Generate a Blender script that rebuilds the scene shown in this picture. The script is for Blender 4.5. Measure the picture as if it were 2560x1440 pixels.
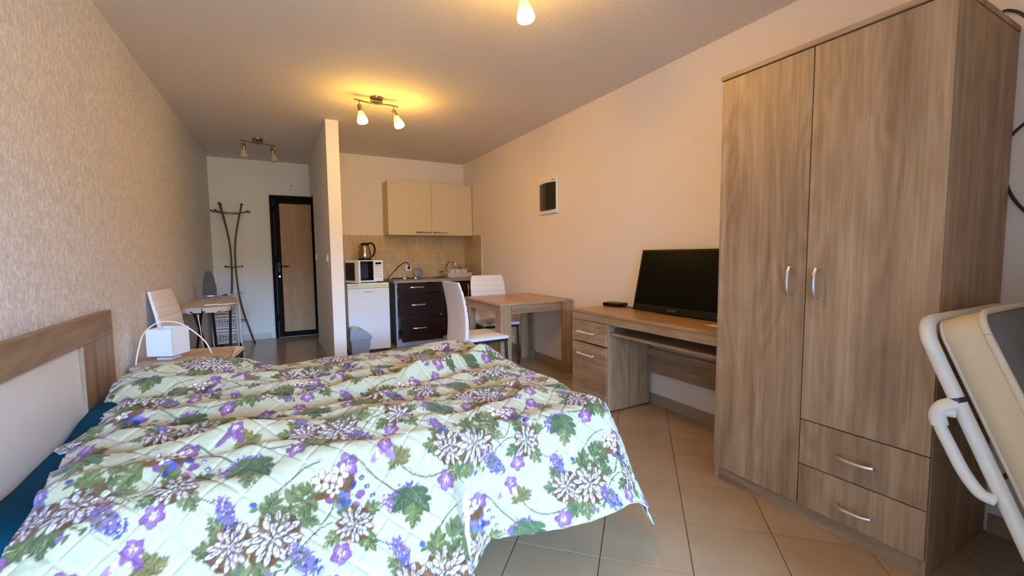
import bpy, bmesh, math, random
import numpy as np
from mathutils import Vector, Matrix

# ---------------------------------------------------------------- scene reset
for _o in list(bpy.data.objects):
    bpy.data.objects.remove(_o)
scene = bpy.context.scene
C = scene.collection
PI = math.pi

# ---------------------------------------------------------------- camera
CAM_H = 1.17
YAW, PITCH, ROLL, FPX = 0.4995, -0.0749, -0.0102, 1086.0
cam_data = bpy.data.cameras.new('camera')
cam_data.sensor_width = 36.0
cam_data.lens = FPX * 36.0 / 2560.0
cam_data.clip_start = 0.02
cam = bpy.data.objects.new('camera', cam_data)
C.objects.link(cam)
_f = Vector((math.sin(YAW) * math.cos(PITCH), math.cos(YAW) * math.cos(PITCH), math.sin(PITCH)))
_r = Vector((math.cos(YAW), -math.sin(YAW), 0))
_u = _r.cross(_f)
_r2 = _r * math.cos(ROLL) + _u * math.sin(ROLL)
_u2 = -_r * math.sin(ROLL) + _u * math.cos(ROLL)
cam.matrix_world = Matrix(((_r2.x, _u2.x, -_f.x, 0), (_r2.y, _u2.y, -_f.y, 0), (_r2.z, _u2.z, -_f.z, CAM_H), (0, 0, 0, 1)))
scene.camera = cam

# ---------------------------------------------------------------- light constants
SKY_STRENGTH = 150.0          # overcast blue daylight outside the balcony window
LAMP_STRENGTH = 240.0         # glowing glass shades
EXPOSURE = -0.12

scene.view_settings.view_transform = 'Standard'
scene.view_settings.look = 'None'
scene.view_settings.gamma = 1.0
scene.view_settings.use_curve_mapping = False
scene.view_settings.exposure = EXPOSURE

# world: daylight sky above the horizon, sunlit ground below it
world = bpy.data.worlds.new('sky')
scene.world = world
world.use_nodes = True
wn = world.node_tree.nodes
wl = world.node_tree.links
wn.clear()
_tc = wn.new('ShaderNodeTexCoord')
_sep = wn.new('ShaderNodeSeparateXYZ')
_ramp = wn.new('ShaderNodeValToRGB')
_mr = wn.new('ShaderNodeMapRange')
_bg = wn.new('ShaderNodeBackground')
_wo = wn.new('ShaderNodeOutputWorld')
wl.new(_tc.outputs['Generated'], _sep.inputs[0])
wl.new(_sep.outputs['Z'], _mr.inputs['Value'])
_mr.inputs['From Min'].default_value = -1.0
_mr.inputs['From Max'].default_value = 1.0
wl.new(_mr.outputs[0], _ramp.inputs[0])
wl.new(_ramp.outputs[0], _bg.inputs['Color'])
wl.new(_bg.outputs[0], _wo.inputs['Surface'])
_bg.inputs['Strength'].default_value = SKY_STRENGTH
cr = _ramp.color_ramp
cr.elements[0].position = 0.0
cr.elements[0].color = (0.07, 0.058, 0.04, 1)
cr.elements[1].position = 1.0
cr.elements[1].color = (0.20, 0.45, 1.0, 1)
for pos, col in ((0.545, (0.085, 0.07, 0.045, 1)), (0.56, (0.36, 0.60, 0.98, 1)), (0.66, (0.30, 0.55, 1.0, 1))):
    e = cr.elements.new(pos)
    e.color = col

# window behind the camera: portal that guides the daylight through the opening
WIN_X0, WIN_X1, WIN_Z0, WIN_Z1, REAR_Y = -0.80, 1.26, 0.08, 2.46, -4.20
pl = bpy.data.lights.new('window_portal', 'AREA')
pl.shape = 'RECTANGLE'
pl.size = WIN_X1 - WIN_X0
pl.size_y = WIN_Z1 - WIN_Z0
pl.cycles.is_portal = True
po = bpy.data.objects.new('window_portal', pl)
C.objects.link(po)
po.location = ((WIN_X0 + WIN_X1) / 2, REAR_Y - 0.13, (WIN_Z0 + WIN_Z1) / 2)
po.rotation_euler = (PI / 2, 0, 0)      # -Z of the light points to +Y

# ---------------------------------------------------------------- room numbers (metres)
XR = 2.569
YB, YH, ZC = 6.2066, 7.187, 2.541
XP0, XP1, YP = 0.5066, 0.6275, 4.772
def xl(y):                      # the left wall runs very slightly out of square
    return -0.735 - 0.0139 * (YH - y)

# ---------------------------------------------------------------- helpers
def lin(c):
    out = []
    for v in c:
        v = v / 255.0
        out.append(v / 12.92 if v <= 0.04045 else ((v + 0.055) / 1.055) ** 2.4)
    return tuple(out)

class MB:
    """collects shapes for ONE mesh"""
    def __init__(self, origin=(0, 0, 0)):
        self.v = []; self.f = []; self.o = Vector(origin)
    def add(self, vs, fs):
        b = len(self.v)
        self.v += [tuple(Vector(p) - self.o) for p in vs]
        self.f += [tuple(i + b for i in f) for f in fs]
        return self
    def box(self, x0, x1, y0, y1, z0, z1):
        vs = [(x0, y0, z0), (x1, y0, z0), (x1, y1, z0), (x0, y1, z0), (x0, y0, z1), (x1, y0, z1), (x1, y1, z1), (x0, y1, z1)]
        return self.add(vs, [(0, 3, 2, 1), (4, 5, 6, 7), (0, 1, 5, 4), (1, 2, 6, 5), (2, 3, 7, 6), (3, 0, 4, 7)])
    def hexa(self, bottom, top):
        """frustum from two 4-point loops"""
        return self.add(list(bottom) + list(top), [(0, 3, 2, 1), (4, 5, 6, 7), (0, 1, 5, 4), (1, 2, 6, 5), (2, 3, 7, 6), (3, 0, 4, 7)])
    def tube(self, pts, r, n=8, cap=True):
        pts = [Vector(p) for p in pts]
        rs = r if isinstance(r, (list, tuple)) else [r] * len(pts)
        t0 = (pts[1] - pts[0]).normalized()
        a = Vector((0, 0, 1)) if abs(t0.z) < 0.9 else Vector((1, 0, 0))
        nrm = (a - t0 * a.dot(t0)).normalized()
        vs = []
        for i, p in enumerate(pts):
            if i == 0: t = t0
            elif i == len(pts) - 1: t = (pts[i] - pts[i - 1]).normalized()
            else:
                t = (pts[i + 1] - pts[i - 1])
                t = t.normalized() if t.length > 1e-9 else t0
            nrm = nrm - t * nrm.dot(t)
            nrm = nrm.normalized() if nrm.length > 1e-6 else t.orthogonal().normalized()
            b = t.cross(nrm)
            for k in range(n):
                an = 2 * PI * k / n
                vs.append(p + (nrm * math.cos(an) + b * math.sin(an)) * rs[i])
        fs = []
        for i in range(len(pts) - 1):
            for k in range(n):
                k2 = (k + 1) % n
                fs.append((i * n + k, i * n + k2, (i + 1) * n + k2, (i + 1) * n + k))
        if cap:
            fs.append(tuple(reversed(range(n))))
            m = (len(pts) - 1) * n
            fs.append(tuple(range(m, m + n)))
        return self.add(vs, fs)
    def lathe(self, prof, c=(0, 0, 0), n=24, axis=None, close=True):
        """prof: list of (r, h); axis: direction of h"""
        c = Vector(c); ax = Vector(axis or (0, 0, 1)).normalized()
        u = ax.orthogonal().normalized() if abs(ax.z) < 0.999 else Vector((1, 0, 0))
        w = ax.cross(u)
        vs = []
        for (r, hh) in prof:
            for k in range(n):
                an = 2 * PI * k / n
                vs.append(c + ax * hh + (u * math.cos(an) + w * math.sin(an)) * max(r, 1e-4))
        fs = []
        for i in range(len(prof) - 1):
            for k in range(n):
                k2 = (k + 1) % n
                fs.append((i * n + k, i * n + k2, (i + 1) * n + k2, (i + 1) * n + k))
        if close:
            fs.append(tuple(reversed(range(n))))
            m = (len(prof) - 1) * n
            fs.append(tuple(range(m, m + n)))
        return self.add(vs, fs)
    def prism(self, poly, axis, a, b):
        """poly: 2D points; axis 'x','y','z': extrusion from a to b"""
        def mk(p, q):
            if axis == 'z': return (p[0], p[1], q)
            if axis == 'y': return (p[0], q, p[1])
            return (q, p[0], p[1])
        n = len(poly)
        vs = [mk(p, a) for p in poly] + [mk(p, b) for p in poly]
        fs = [tuple(range(n)), tuple(reversed(range(n, 2 * n)))]
        for k in range(n):
            k2 = (k + 1) % n
            fs.append((k, n + k, n + k2, k2))
        return self.add(vs, fs)
    def ball(self, c, r, n=10):
        prof = [(r * math.sin(PI * i / (n // 2 + 1)), -r * math.cos(PI * i / (n // 2 + 1))) for i in range(n // 2 + 2)]
        return self.lathe(prof, c, n, None, False)
    def grid(self, P):
        """P: 2D list of points"""
        h = len(P); w = len(P[0])
        vs = [p for row in P for p in row]
        fs = [(i * w + j, i * w + j + 1, (i + 1) * w + j + 1, (i + 1) * w + j) for i in range(h - 1) for j in range(w - 1)]
        return self.add(vs, fs)
    def build(self, name, mat, parent=None, bevel=0.0, smooth=False, segs=2, loc=None, fix=True):
        me = bpy.data.meshes.new(name)
        me.from_pydata(self.v, [], self.f)
        if fix:
            bm = bmesh.new(); bm.from_mesh(me)
            bmesh.ops.recalc_face_normals(bm, faces=bm.faces)
            bm.to_mesh(me); bm.free()
        me.materials.append(mat)
        if smooth:
            me.polygons.foreach_set('use_smooth', [True] * len(me.polygons))
        o = bpy.data.objects.new(name, me)
        C.objects.link(o)
        if parent: o.parent = parent
        if loc: o.location = loc
        elif not parent: o.location = self.o
        if bevel > 0:
            m = o.modifiers.new('bevel', 'BEVEL'); m.width = bevel; m.segments = segs; m.limit_method = 'ANGLE'; m.angle_limit = 0.6
        if smooth:
            m = o.modifiers.new('edges', 'EDGE_SPLIT'); m.split_angle = 0.75
        return o

def thing(name, label, cat, loc=(0, 0, 0), rotz=0.0, group=None):
    o = bpy.data.objects.new(name, None)
    o.empty_display_size = 0.1
    C.objects.link(o)
    o.location = loc; o.rotation_euler = (0, 0, rotz)
    o['label'] = label; o['category'] = cat
    if group: o['group'] = group
    return o
def tag(o, label, cat, group=None):
    o['label'] = label; o['category'] = cat
    if group: o['group'] = group
    return o
def structure(o, label=None):
    o['kind'] = 'structure'
    if label: o['label'] = label
    return o
def spline(pts, k=6):
    P = [Vector(p) for p in pts]
    P = [P[0] * 2 - P[1]] + P + [P[-1] * 2 - P[-2]]
    out = []
    for i in range(1, len(P) - 2):
        for j in range(k):
            t = j / k
            a, b, c, d = P[i - 1], P[i], P[i + 1], P[i + 2]
            out.append(0.5 * ((2 * b) + (c - a) * t + (2 * a - 5 * b + 4 * c - d) * t * t + (3 * b - a - 3 * c + d) * t ** 3))
    out.append(P[-2])
    return out
def text_mesh(body, size, name, mat, parent, M, shear=0.0, extrude=0.0006):
    cu = bpy.data.curves.new('t', 'FONT'); cu.body = body; cu.size = size; cu.align_x = 'CENTER'; cu.align_y = 'CENTER'
    cu.shear = shear; cu.extrude = extrude; cu.resolution_u = 3
    to = bpy.data.objects.new('t', cu); C.objects.link(to)
    bpy.context.view_layer.update()
    me = bpy.data.meshes.new_from_object(to.evaluated_get(bpy.context.evaluated_depsgraph_get()))
    bpy.data.objects.remove(to); bpy.data.curves.remove(cu)
    me.transform(M); me.materials.clear(); me.materials.append(mat); me.name = name
    o = bpy.data.objects.new(name, me); C.objects.link(o); o.parent = parent
    return o

# ---------------------------------------------------------------- materials
def new_mat(name):
    m = bpy.data.materials.new(name); m.use_nodes = True
    nt = m.node_tree
    return m, nt.nodes, nt.links, nt.nodes['Principled BSDF']
def plain(name, rgb, rough=0.5, metal=0.0, vary=0.06, scale=6.0, bump=0.0, bscale=200.0, spec=0.5, coat=0.0, sheen=0.0):
    m, n, l, b = new_mat(name)
    c = lin(rgb)
    tc = n.new('ShaderNodeTexCoord')
    no = n.new('ShaderNodeTexNoise'); no.inputs['Scale'].default_value = scale; no.inputs['Detail'].default_value = 4
    l.new(tc.outputs['Object'], no.inputs['Vector'])
    mx = n.new('ShaderNodeMix'); mx.data_type = 'RGBA'
    l.new(no.outputs['Fac'], mx.inputs['Factor'])
    mx.inputs[6].default_value = tuple(v * (1 - vary) for v in c) + (1,)
    mx.inputs[7].default_value = tuple(min(1, v * (1 + vary)) for v in c) + (1,)
    l.new(mx.outputs[2], b.inputs['Base Color'])
    b.inputs['Roughness'].default_value = rough
    b.inputs['Metallic'].default_value = metal
    b.inputs['Specular IOR Level'].default_value = spec
    b.inputs['Coat Weight'].default_value = coat
    b.inputs['Sheen Weight'].default_value = sheen
    if bump > 0:
        n2 = n.new('ShaderNodeTexNoise'); n2.inputs['Scale'].default_value = bscale; n2.inputs['Detail'].default_value = 3
        l.new(tc.outputs['Object'], n2.inputs['Vector'])
        bp = n.new('ShaderNodeBump'); bp.inputs['Strength'].default_value = bump; bp.inputs['Distance'].default_value = 0.01
        l.new(n2.outputs['Fac'], bp.inputs['Height']); l.new(bp.outputs[0], b.inputs['Normal'])
    return m
def wood(name, axis, dark, mid, light, rough=0.45, contrast=1.0):
    """straight grain along axis with cathedral figure and pale pores; every board differs"""
    m, n, l, b = new_mat(name)
    tc = n.new('ShaderNodeTexCoord'); oi = n.new('ShaderNodeObjectInfo')
    off = n.new('ShaderNodeVectorMath'); off.operation = 'SCALE'
    cmb = n.new('ShaderNodeCombineXYZ')
    for i in range(3): l.new(oi.outputs['Random'], cmb.inputs[i])
    l.new(cmb.outputs[0], off.inputs[0]); off.inputs['Scale'].default_value = 17.0
    add = n.new('ShaderNodeVectorMath'); add.operation = 'ADD'
    l.new(tc.outputs['Object'], add.inputs[0]); l.new(off.outputs[0], add.inputs[1])
    def mapped(along, across):
        mp = n.new('ShaderNodeMapping'); s = [across] * 3; s['xyz'.index(axis)] = along
        mp.inputs['Scale'].default_value = s
        l.new(add.outputs[0], mp.inputs['Vector']); return mp
    def noise(mp, sc, det=5, dist=0.0):
        t = n.new('ShaderNodeTexNoise'); t.inputs['Scale'].default_value = sc; t.inputs['Detail'].default_value = det
        t.inputs['Distortion'].default_value = dist
        l.new(mp.outputs[0], t.inputs['Vector']); return t
    board = noise(mapped(0.15, 9.0), 1.0, 2)
    streak = noise(mapped(1.2, 42.0), 1.0, 6, 0.6)
    fine = noise(mapped(9.0, 330.0), 1.0, 3)
    fig = noise(mapped(1.1, 5.0), 1.0, 2, 0.4)
    # cathedral rings from the figure noise
    ml = n.new('ShaderNodeMath'); ml.operation = 'MULTIPLY'; ml.inputs[1].default_value = 46.0
    l.new(fig.outputs['Fac'], ml.inputs[0])
    sn = n.new('ShaderNodeMath'); sn.operation = 'SINE'; l.new(ml.outputs[0], sn.inputs[0])
    ring = n.new('ShaderNodeMapRange'); ring.inputs['From Min'].default_value = -1; ring.inputs['From Max'].default_value = 1
    l.new(sn.outputs[0], ring.inputs['Value'])
    def madd(a, k, bb):
        t = n.new('ShaderNodeMath'); t.operation = 'MULTIPLY_ADD'; l.new(a, t.inputs[0]); t.inputs[1].default_value = k
        if bb is None: t.inputs[2].default_value = 0.0
        else: l.new(bb, t.inputs[2])
        return t.outputs[0]
    v = madd(board.outputs['Fac'], 0.55, None)
    v = madd(streak.outputs['Fac'], 0.49, v)
    v = madd(ring.outputs[0], 0.10, v)
    v = madd(fine.outputs['Fac'], 0.34, v)
    rp = n.new('ShaderNodeValToRGB'); l.new(v, rp.inputs[0])
    rp.color_ramp.elements[0].position = 0.74 - 0.24 / contrast; rp.color_ramp.elements[0].color = lin(dark) + (1,)
    rp.color_ramp.elements[1].position = 0.74 + 0.23 / contrast; rp.color_ramp.elements[1].color = lin(light) + (1,)
    e = rp.color_ramp.elements.new(0.74); e.color = lin(mid) + (1,)
    l.new(rp.outputs[0], b.inputs['Base Color'])
    b.inputs['Roughness'].default_value = rough
    bp = n.new('ShaderNodeBump'); bp.inputs['Strength'].default_value = 0.12; bp.inputs['Distance'].default_value = 0.002
    l.new(fine.outputs['Fac'], bp.inputs['Height']); l.new(bp.outputs[0], b.inputs['Normal'])
    return m
def wallmat(name, rgb, bscale=90.0, bump=0.35, vary=0.03):
    m, n, l, b = new_mat(name)
    c = lin(rgb)
    tc = n.new('ShaderNodeTexCoord')
    no = n.new('ShaderNodeTexNoise'); no.inputs['Scale'].default_value = 2.0; no.inputs['Detail'].default_value = 5
    l.new(tc.outputs['Object'], no.inputs['Vector'])
    mx = n.new('ShaderNodeMix'); mx.data_type = 'RGBA'; l.new(no.outputs['Fac'], mx.inputs['Factor'])
    mx.inputs[6].default_value = tuple(v * (1 - vary) for v in c) + (1,)
    mx.inputs[7].default_value = tuple(min(1, v * (1 + vary)) for v in c) + (1,)
    l.new(mx.outputs[2], b.inputs['Base Color'])
    b.inputs['Roughness'].default_value = 0.75; b.inputs['Specular IOR Level'].default_value = 0.25
    n2 = n.new('ShaderNodeTexNoise'); n2.inputs['Scale'].default_value = bscale; n2.inputs['Detail'].default_value = 4; n2.inputs['Roughness'].default_value = 0.6
    l.new(tc.outputs['Object'], n2.inputs['Vector'])
    bp = n.new('ShaderNodeBump'); bp.inputs['Strength'].default_value = bump; bp.inputs['Distance'].default_value = 0.006
    l.new(n2.outputs['Fac'], bp.inputs['Height']); l.new(bp.outputs[0], b.inputs['Normal'])
    return m
def wallpaper(name):
    """pale wallpaper with short vertical raised flecks"""
    m, n, l, b = new_mat(name)
    tc = n.new('ShaderNodeTexCoord')
    mp = n.new('ShaderNodeMapping'); mp.inputs['Scale'].default_value = (62, 62, 30)
    l.new(tc.outputs['Object'], mp.inputs['Vector'])
    no = n.new('ShaderNodeTexNoise'); no.inputs['Scale'].default_value = 1.0; no.inputs['Detail'].default_value = 5; no.inputs['Distortion'].default_value = 1.2
    l.new(mp.outputs[0], no.inputs['Vector'])
    rp = n.new('ShaderNodeValToRGB'); l.new(no.outputs['Fac'], rp.inputs[0])
    rp.color_ramp.elements[0].position = 0.42; rp.color_ramp.elements[0].color = lin((212, 212, 218)) + (1,)
    rp.color_ramp.elements[1].position = 0.62; rp.color_ramp.elements[1].color = lin((242, 243, 247)) + (1,)
    l.new(rp.outputs[0], b.inputs['Base Color'])
    b.inputs['Roughness'].default_value = 0.5
    bp = n.new('ShaderNodeBump'); bp.inputs['Strength'].default_value = 0.5; bp.inputs['Distance'].default_value = 0.004
    l.new(no.outputs['Fac'], bp.inputs['Height']); l.new(bp.outputs[0], b.inputs['Normal'])
    return m
def tilemat(name, rgb, rough, vary=0.12, streak=None):
    m, n, l, b = new_mat(name)
    c = lin(rgb)
    tc = n.new('ShaderNodeTexCoord'); oi = n.new('ShaderNodeObjectInfo')
    mp = n.new('ShaderNodeMapping'); l.new(tc.outputs['Object'], mp.inputs['Vector'])
    if streak: mp.inputs['Scale'].default_value = streak
    no = n.new('ShaderNodeTexNoise'); no.inputs['Scale'].default_value = 5.0 if not streak else 1.0; no.inputs['Detail'].default_value = 7; no.inputs['Roughness'].default_value = 0.6
    l.new(mp.outputs[0], no.inputs['Vector'])
    ad = n.new('ShaderNodeMath'); ad.operation = 'MULTIPLY_ADD'; ad.inputs[1].default_value = 0.22; l.new(oi.outputs['Random'], ad.inputs[0])
    sb = n.new('ShaderNodeMath'); sb.operation = 'SUBTRACT'; sb.inputs[1].default_value = 0.11
    l.new(no.outputs['Fac'], ad.inputs[2]); l.new(ad.outputs[0], sb.inputs[0])
    rp = n.new('ShaderNodeValToRGB'); l.new(sb.outputs[0], rp.inputs[0])
    rp.color_ramp.elements[0].position = 0.25; rp.color_ramp.elements[0].color = tuple(v * (1 - vary) for v in c) + (1,)
    rp.color_ramp.elements[1].position = 0.75; rp.color_ramp.elements[1].color = tuple(min(1, v * (1 + vary)) for v in c) + (1,)
    l.new(rp.outputs[0], b.inputs['Base Color'])
    b.inputs['Roughness'].default_value = rough
    return m
def emit_shade(name, strength):
    """lit glass lamp shade: yellower near the holder, brightest at the open end"""
    m, n, l, b = new_mat(name)
    tc = n.new('ShaderNodeTexCoord'); sp = n.new('ShaderNodeSeparateXYZ'); l.new(tc.outputs['Generated'], sp.inputs[0])
    rp = n.new('ShaderNodeValToRGB'); l.new(sp.outputs['Z'], rp.inputs[0])
    rp.color_ramp.elements[0].position = 0.26; rp.color_ramp.elements[0].color = (1.0, 0.52, 0.09, 1)
    rp.color_ramp.elements[1].position = 0.97; rp.color_ramp.elements[1].color = (0.03, 0.02, 0.0008, 1)
    e = rp.color_ramp.elements.new(0.50); e.color = (0.10, 0.07, 0.0016, 1)
    l.new(rp.outputs[0], b.inputs['Emission Color'])
    b.inputs['Emission Strength'].default_value = strength
    b.inputs['Base Color'].default_value = (0.9, 0.8, 0.5, 1)
    b.inputs['Roughness'].default_value = 0.3
    return m
def glassy(name, tint=(1, 1, 1), mixf=0.12):
    m, n, l, b = new_mat(name)
    tr = n.new('ShaderNodeBsdfTransparent'); tr.inputs[0].default_value = tint + (1,)
    gl = n.new('ShaderNodeBsdfGlossy'); gl.inputs['Roughness'].default_value = 0.03
    mx = n.new('ShaderNodeMixShader'); mx.inputs[0].default_value = mixf
    l.new(tr.outputs[0], mx.inputs[1]); l.new(gl.outputs[0], mx.inputs[2])
    l.new(mx.outputs[0], n['Material Output'].inputs['Surface'])
    return m

OAK = ((122, 95, 68), (158, 129, 97), (186, 158, 126))
M = {}
M['wall'] = wallmat('painted_plaster', (246, 234, 218), 130, 0.25)
M['wall_white'] = wallmat('white_plaster', (240, 237, 231), 130, 0.25)
M['ceiling'] = wallmat('stipple_ceiling', (234, 227, 220), 75, 0.9)
M['wallpaper'] = wallpaper('fleck_wallpaper')
M['grout'] = plain('dark_grout', (112, 98, 80), 0.9)
M['grout_light'] = plain('pale_grout', (226, 210, 174), 0.9)
M['floor_tile'] = tilemat('beige_floor_tile', (172, 145, 112), 0.22, 0.10)
M['skirting'] = tilemat('beige_skirting_tile', (170, 145, 112), 0.35, 0.10)
M['white_skirting'] = plain('white_skirting', (214, 212, 208), 0.5)
M['splash_tile'] = tilemat('travertine_tile', (200, 172, 126), 0.35, 0.22, (38, 38, 6))
M['oak_z'] = wood('oak_upright', 'z', *OAK)
M['oak_y'] = wood('oak_lengthwise', 'y', *OAK)
M['oak_x'] = wood('oak_crosswise', 'x', *OAK)
M['oak_pale'] = wood('pale_oak', 'x', (160, 134, 108), (186, 162, 136), (206, 186, 160))
M['oak_warm_y'] = wood('honey_oak', 'y', (140, 102, 62), (170, 130, 86), (188, 150, 106), 0.32)
M['oak_table'] = wood('table_oak', 'y', (152, 116, 80), (182, 146, 106), (200, 168, 130), 0.32)
M['oak_head_y'] = wood('grey_oak_rail', 'y', (112, 90, 68), (146, 120, 94), (166, 142, 116))
M['oak_head_z'] = wood('grey_oak_stile', 'z', (112, 90, 68), (146, 120, 94), (166, 142, 116))
M['door_panel'] = wood('door_veneer', 'z', (150, 104, 56), (178, 130, 76), (196, 152, 100), 0.5, 0.6)
M['dark_frame'] = plain('dark_brown_frame', (16, 9, 7), 0.6, spec=0.1)
M['wenge'] = wood('wenge_front', 'x', (26, 10, 7), (38, 16, 11), (48, 23, 17), 0.38)
M['wenge'].node_tree.nodes['Principled BSDF'].inputs['Specular IOR Level'].default_value = 0.25
M['white_panel'] = plain('white_melamine', (226, 228, 230), 0.4, vary=0.015)
M['cream_panel'] = plain('cream_melamine', (226, 208, 168), 0.35, vary=0.015)
M['cream_edge'] = plain('cream_melamine_edge', (206, 184, 140), 0.4, vary=0.02)
M['silver'] = plain('brushed_silver', (206, 206, 206), 0.28, 0.9, 0.02)
M['chrome'] = plain('chrome', (205, 200, 190), 0.12, 1.0, 0.02)
M['nickel'] = plain('satin_nickel', (150, 132, 104), 0.3, 0.9, 0.03)
M['steel'] = plain('stainless_steel', (170, 160, 145), 0.22, 1.0, 0.05)
M['grey_carcass'] = plain('graphite_carcass', (92, 100, 104), 0.5)
M['grey_plinth'] = plain('silver_plinth', (160, 168, 178), 0.45)
M['grey_plastic'] = plain('grey_blue_plastic', (150, 160, 178), 0.4)
M['white_plastic'] = plain('white_plastic', (240, 240, 238), 0.4, vary=0.02)
M['drainer'] = plain('pinkish_white_plastic', (226, 206, 190), 0.45, vary=0.03)
M['cream_plastic'] = plain('cream_trim', (220, 218, 180), 0.4, vary=0.02)
M['black_plastic'] = plain('black_plastic', (8, 8, 9), 0.4, spec=0.3)
M['black_gloss'] = plain('black_glass', (5, 5, 6), 0.08, spec=0.5)
M['screen'] = plain('dark_screen', (4, 4, 4), 0.3, spec=0.12)
M['white_enamel'] = plain('white_enamel', (230, 234, 238), 0.25, vary=0.015)
M['worktop'] = plain('grey_stone_laminate', (150, 138, 128), 0.35, vary=0.25, scale=40)
M['white_leather'] = plain('white_leatherette', (232, 226, 222), 0.42, vary=0.03, bump=0.08, bscale=300)
M['dark_tube'] = plain('graphite_tube', (58, 60, 66), 0.35, 0.6)
M['teal'] = plain('teal_sheet', (3, 56, 80), 0.9, vary=0.12, scale=30, bump=0.2, bscale=500, spec=0.1)
M['lampshade'] = plain('white_fabric_shade', (226, 232, 236), 0.8, vary=0.02)
M['shade_off'] = plain('frosted_glass', (190, 176, 150), 0.35, vary=0.03)
M['shade_on'] = emit_shade('lit_glass_shade', LAMP_STRENGTH)
M['iron_blue'] = plain('navy_plastic', (18, 24, 66), 0.4)
M['iron_sole'] = plain('dull_soleplate', (62, 54, 51), 0.6, 0.1)
M['board_cover'] = plain('crumpled_board_cover', (188, 180, 172), 0.9, vary=0.28, scale=90, bump=0.8, bscale=60)
M['white_cord'] = plain('white_cord', (232, 228, 220), 0.5, vary=0.02)
M['black_cord'] = plain('dark_cord', (26, 24, 24), 0.5)
M['blue_cord'] = plain('dark_blue_cable', (26, 40, 58), 0.45)
M['laundry'] = plain('lilac_laundry', (186, 172, 184), 0.9, vary=0.35, scale=35)
M['clear'] = glassy('clear_plastic', (0.93, 0.95, 0.96), 0.18)
M['glass'] = glassy('window_glass', (0.98, 0.99, 0.99), 0.06)
M['mattress_side'] = plain('beige_ticking', (206, 184, 148), 0.9, vary=0.06, scale=20, bump=0.15, bscale=400)
M['mattress_top'] = plain('grey_blue_ticking', (112, 114, 116), 0.9, vary=0.14, scale=9, bump=0.15, bscale=400)
M['piping'] = plain('cream_piping', (214, 196, 170), 0.85)
M['chipped_white'] = plain('chipped_white_paint', (216, 212, 200), 0.4, vary=0.10, scale=14)
M['rack_metal'] = plain('rack_steel', (110, 112, 110), 0.3, 0.8)
M['rack_knob'] = plain('brown_knob', (54, 40, 28), 0.45)
M['soap'] = plain('grey_green_bottle', (120, 124, 104), 0.3, vary=0.05)
M['grey_lid'] = plain('grey_lid', (140, 144, 150), 0.45)
M['paper'] = plain('paper', (236, 232, 224), 0.8, vary=0.01)
M['grey_print'] = plain('grey_print', (150, 146, 142), 0.5)
M['blue_print'] = plain('slate_print', (60, 76, 92), 0.5)
M['smoked'] = plain('smoked_cover', (34, 26, 16), 0.2)

# ================================================================ THE SETTING
def clip_rect(poly, x0, x1, y0, y1):
    def cl(P, ins, inter):
        out = []
        for i in range(len(P)):
            a, b = P[i - 1], P[i]
            if ins(b):
                if not ins(a): out.append(inter(a, b))
                out.append(b)
            elif ins(a): out.append(inter(a, b))
        return out
    def ix(x): return lambda a, b: (x, a[1] + (b[1] - a[1]) * (x - a[0]) / (b[0] - a[0]))
    def iy(y): return lambda a, b: (a[0] + (b[0] - a[0]) * (y - a[1]) / (b[1] - a[1]), y)
    for ins, it in ((lambda p: p[0] >= x0, ix(x0)), (lambda p: p[0] <= x1, ix(x1)), (lambda p: p[1] >= y0, iy(y0)), (lambda p: p[1] <= y1, iy(y1))):
        if poly: poly = cl(poly, ins, it)
    return poly
floor = structure(MB().box(-0.95, 2.65, -4.40, 7.35, -0.08, -0.0025).build('floor', M['grout']), 'beige square floor tiles laid diagonally')
TS, GR = 0.3385, 0.0045
e1 = Vector((0.7071, 0.7071)); e2 = Vector((0.7071, -0.7071)); O0 = Vector((1.534, 1.246))
shared_tile = None
for i in range(-12, 30):
    for j in range(-24, 20):
        c = O0 + e1 * TS * (i + 0.5) + e2 * TS * (j + 0.5)
        if not (-1.2 < c.x < 2.9 and -0.9 < c.y < 7.5): continue
        hh = (TS - GR) / 2
        quad = [(c + e1 * a * hh + e2 * b * hh) for a, b in ((-1, -1), (-1, 1), (1, 1), (1, -1))]
        quad = [(q.x, q.y) for q in quad]
        whole = all(-0.74 < q[0] < XR - 0.005 and -0.6 < q[1] < YB - 0.005 for q in quad)
        if whole:
            if shared_tile is None:
                o = MB().prism([(q[0] - c.x, q[1] - c.y) for q in quad], 'z', -0.0025, 0.0).build('tile', M['floor_tile'], floor, loc=(c.x, c.y, 0))
                shared_tile = o.data
            else:
                o = bpy.data.objects.new('tile', shared_tile); C.objects.link(o); o.parent = floor; o.location = (c.x, c.y, 0)
        else:
            for rect in ((-0.84, XR - 0.002, -0.6, YB), (-0.745, XP1, YB, YH - 0.002)):
                p = clip_rect(quad, *rect)
                if len(p) >= 3:
                    ar = abs(sum(p[k - 1][0] * p[k][1] - p[k][0] * p[k - 1][1] for k in range(len(p)))) / 2
                    if ar > 0.0025:
                        MB().prism([(q[0] - c.x, q[1] - c.y) for q in p], 'z', -0.0025, 0.0).build('tile', M['floor_tile'], floor, loc=(c.x, c.y, 0))

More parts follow.
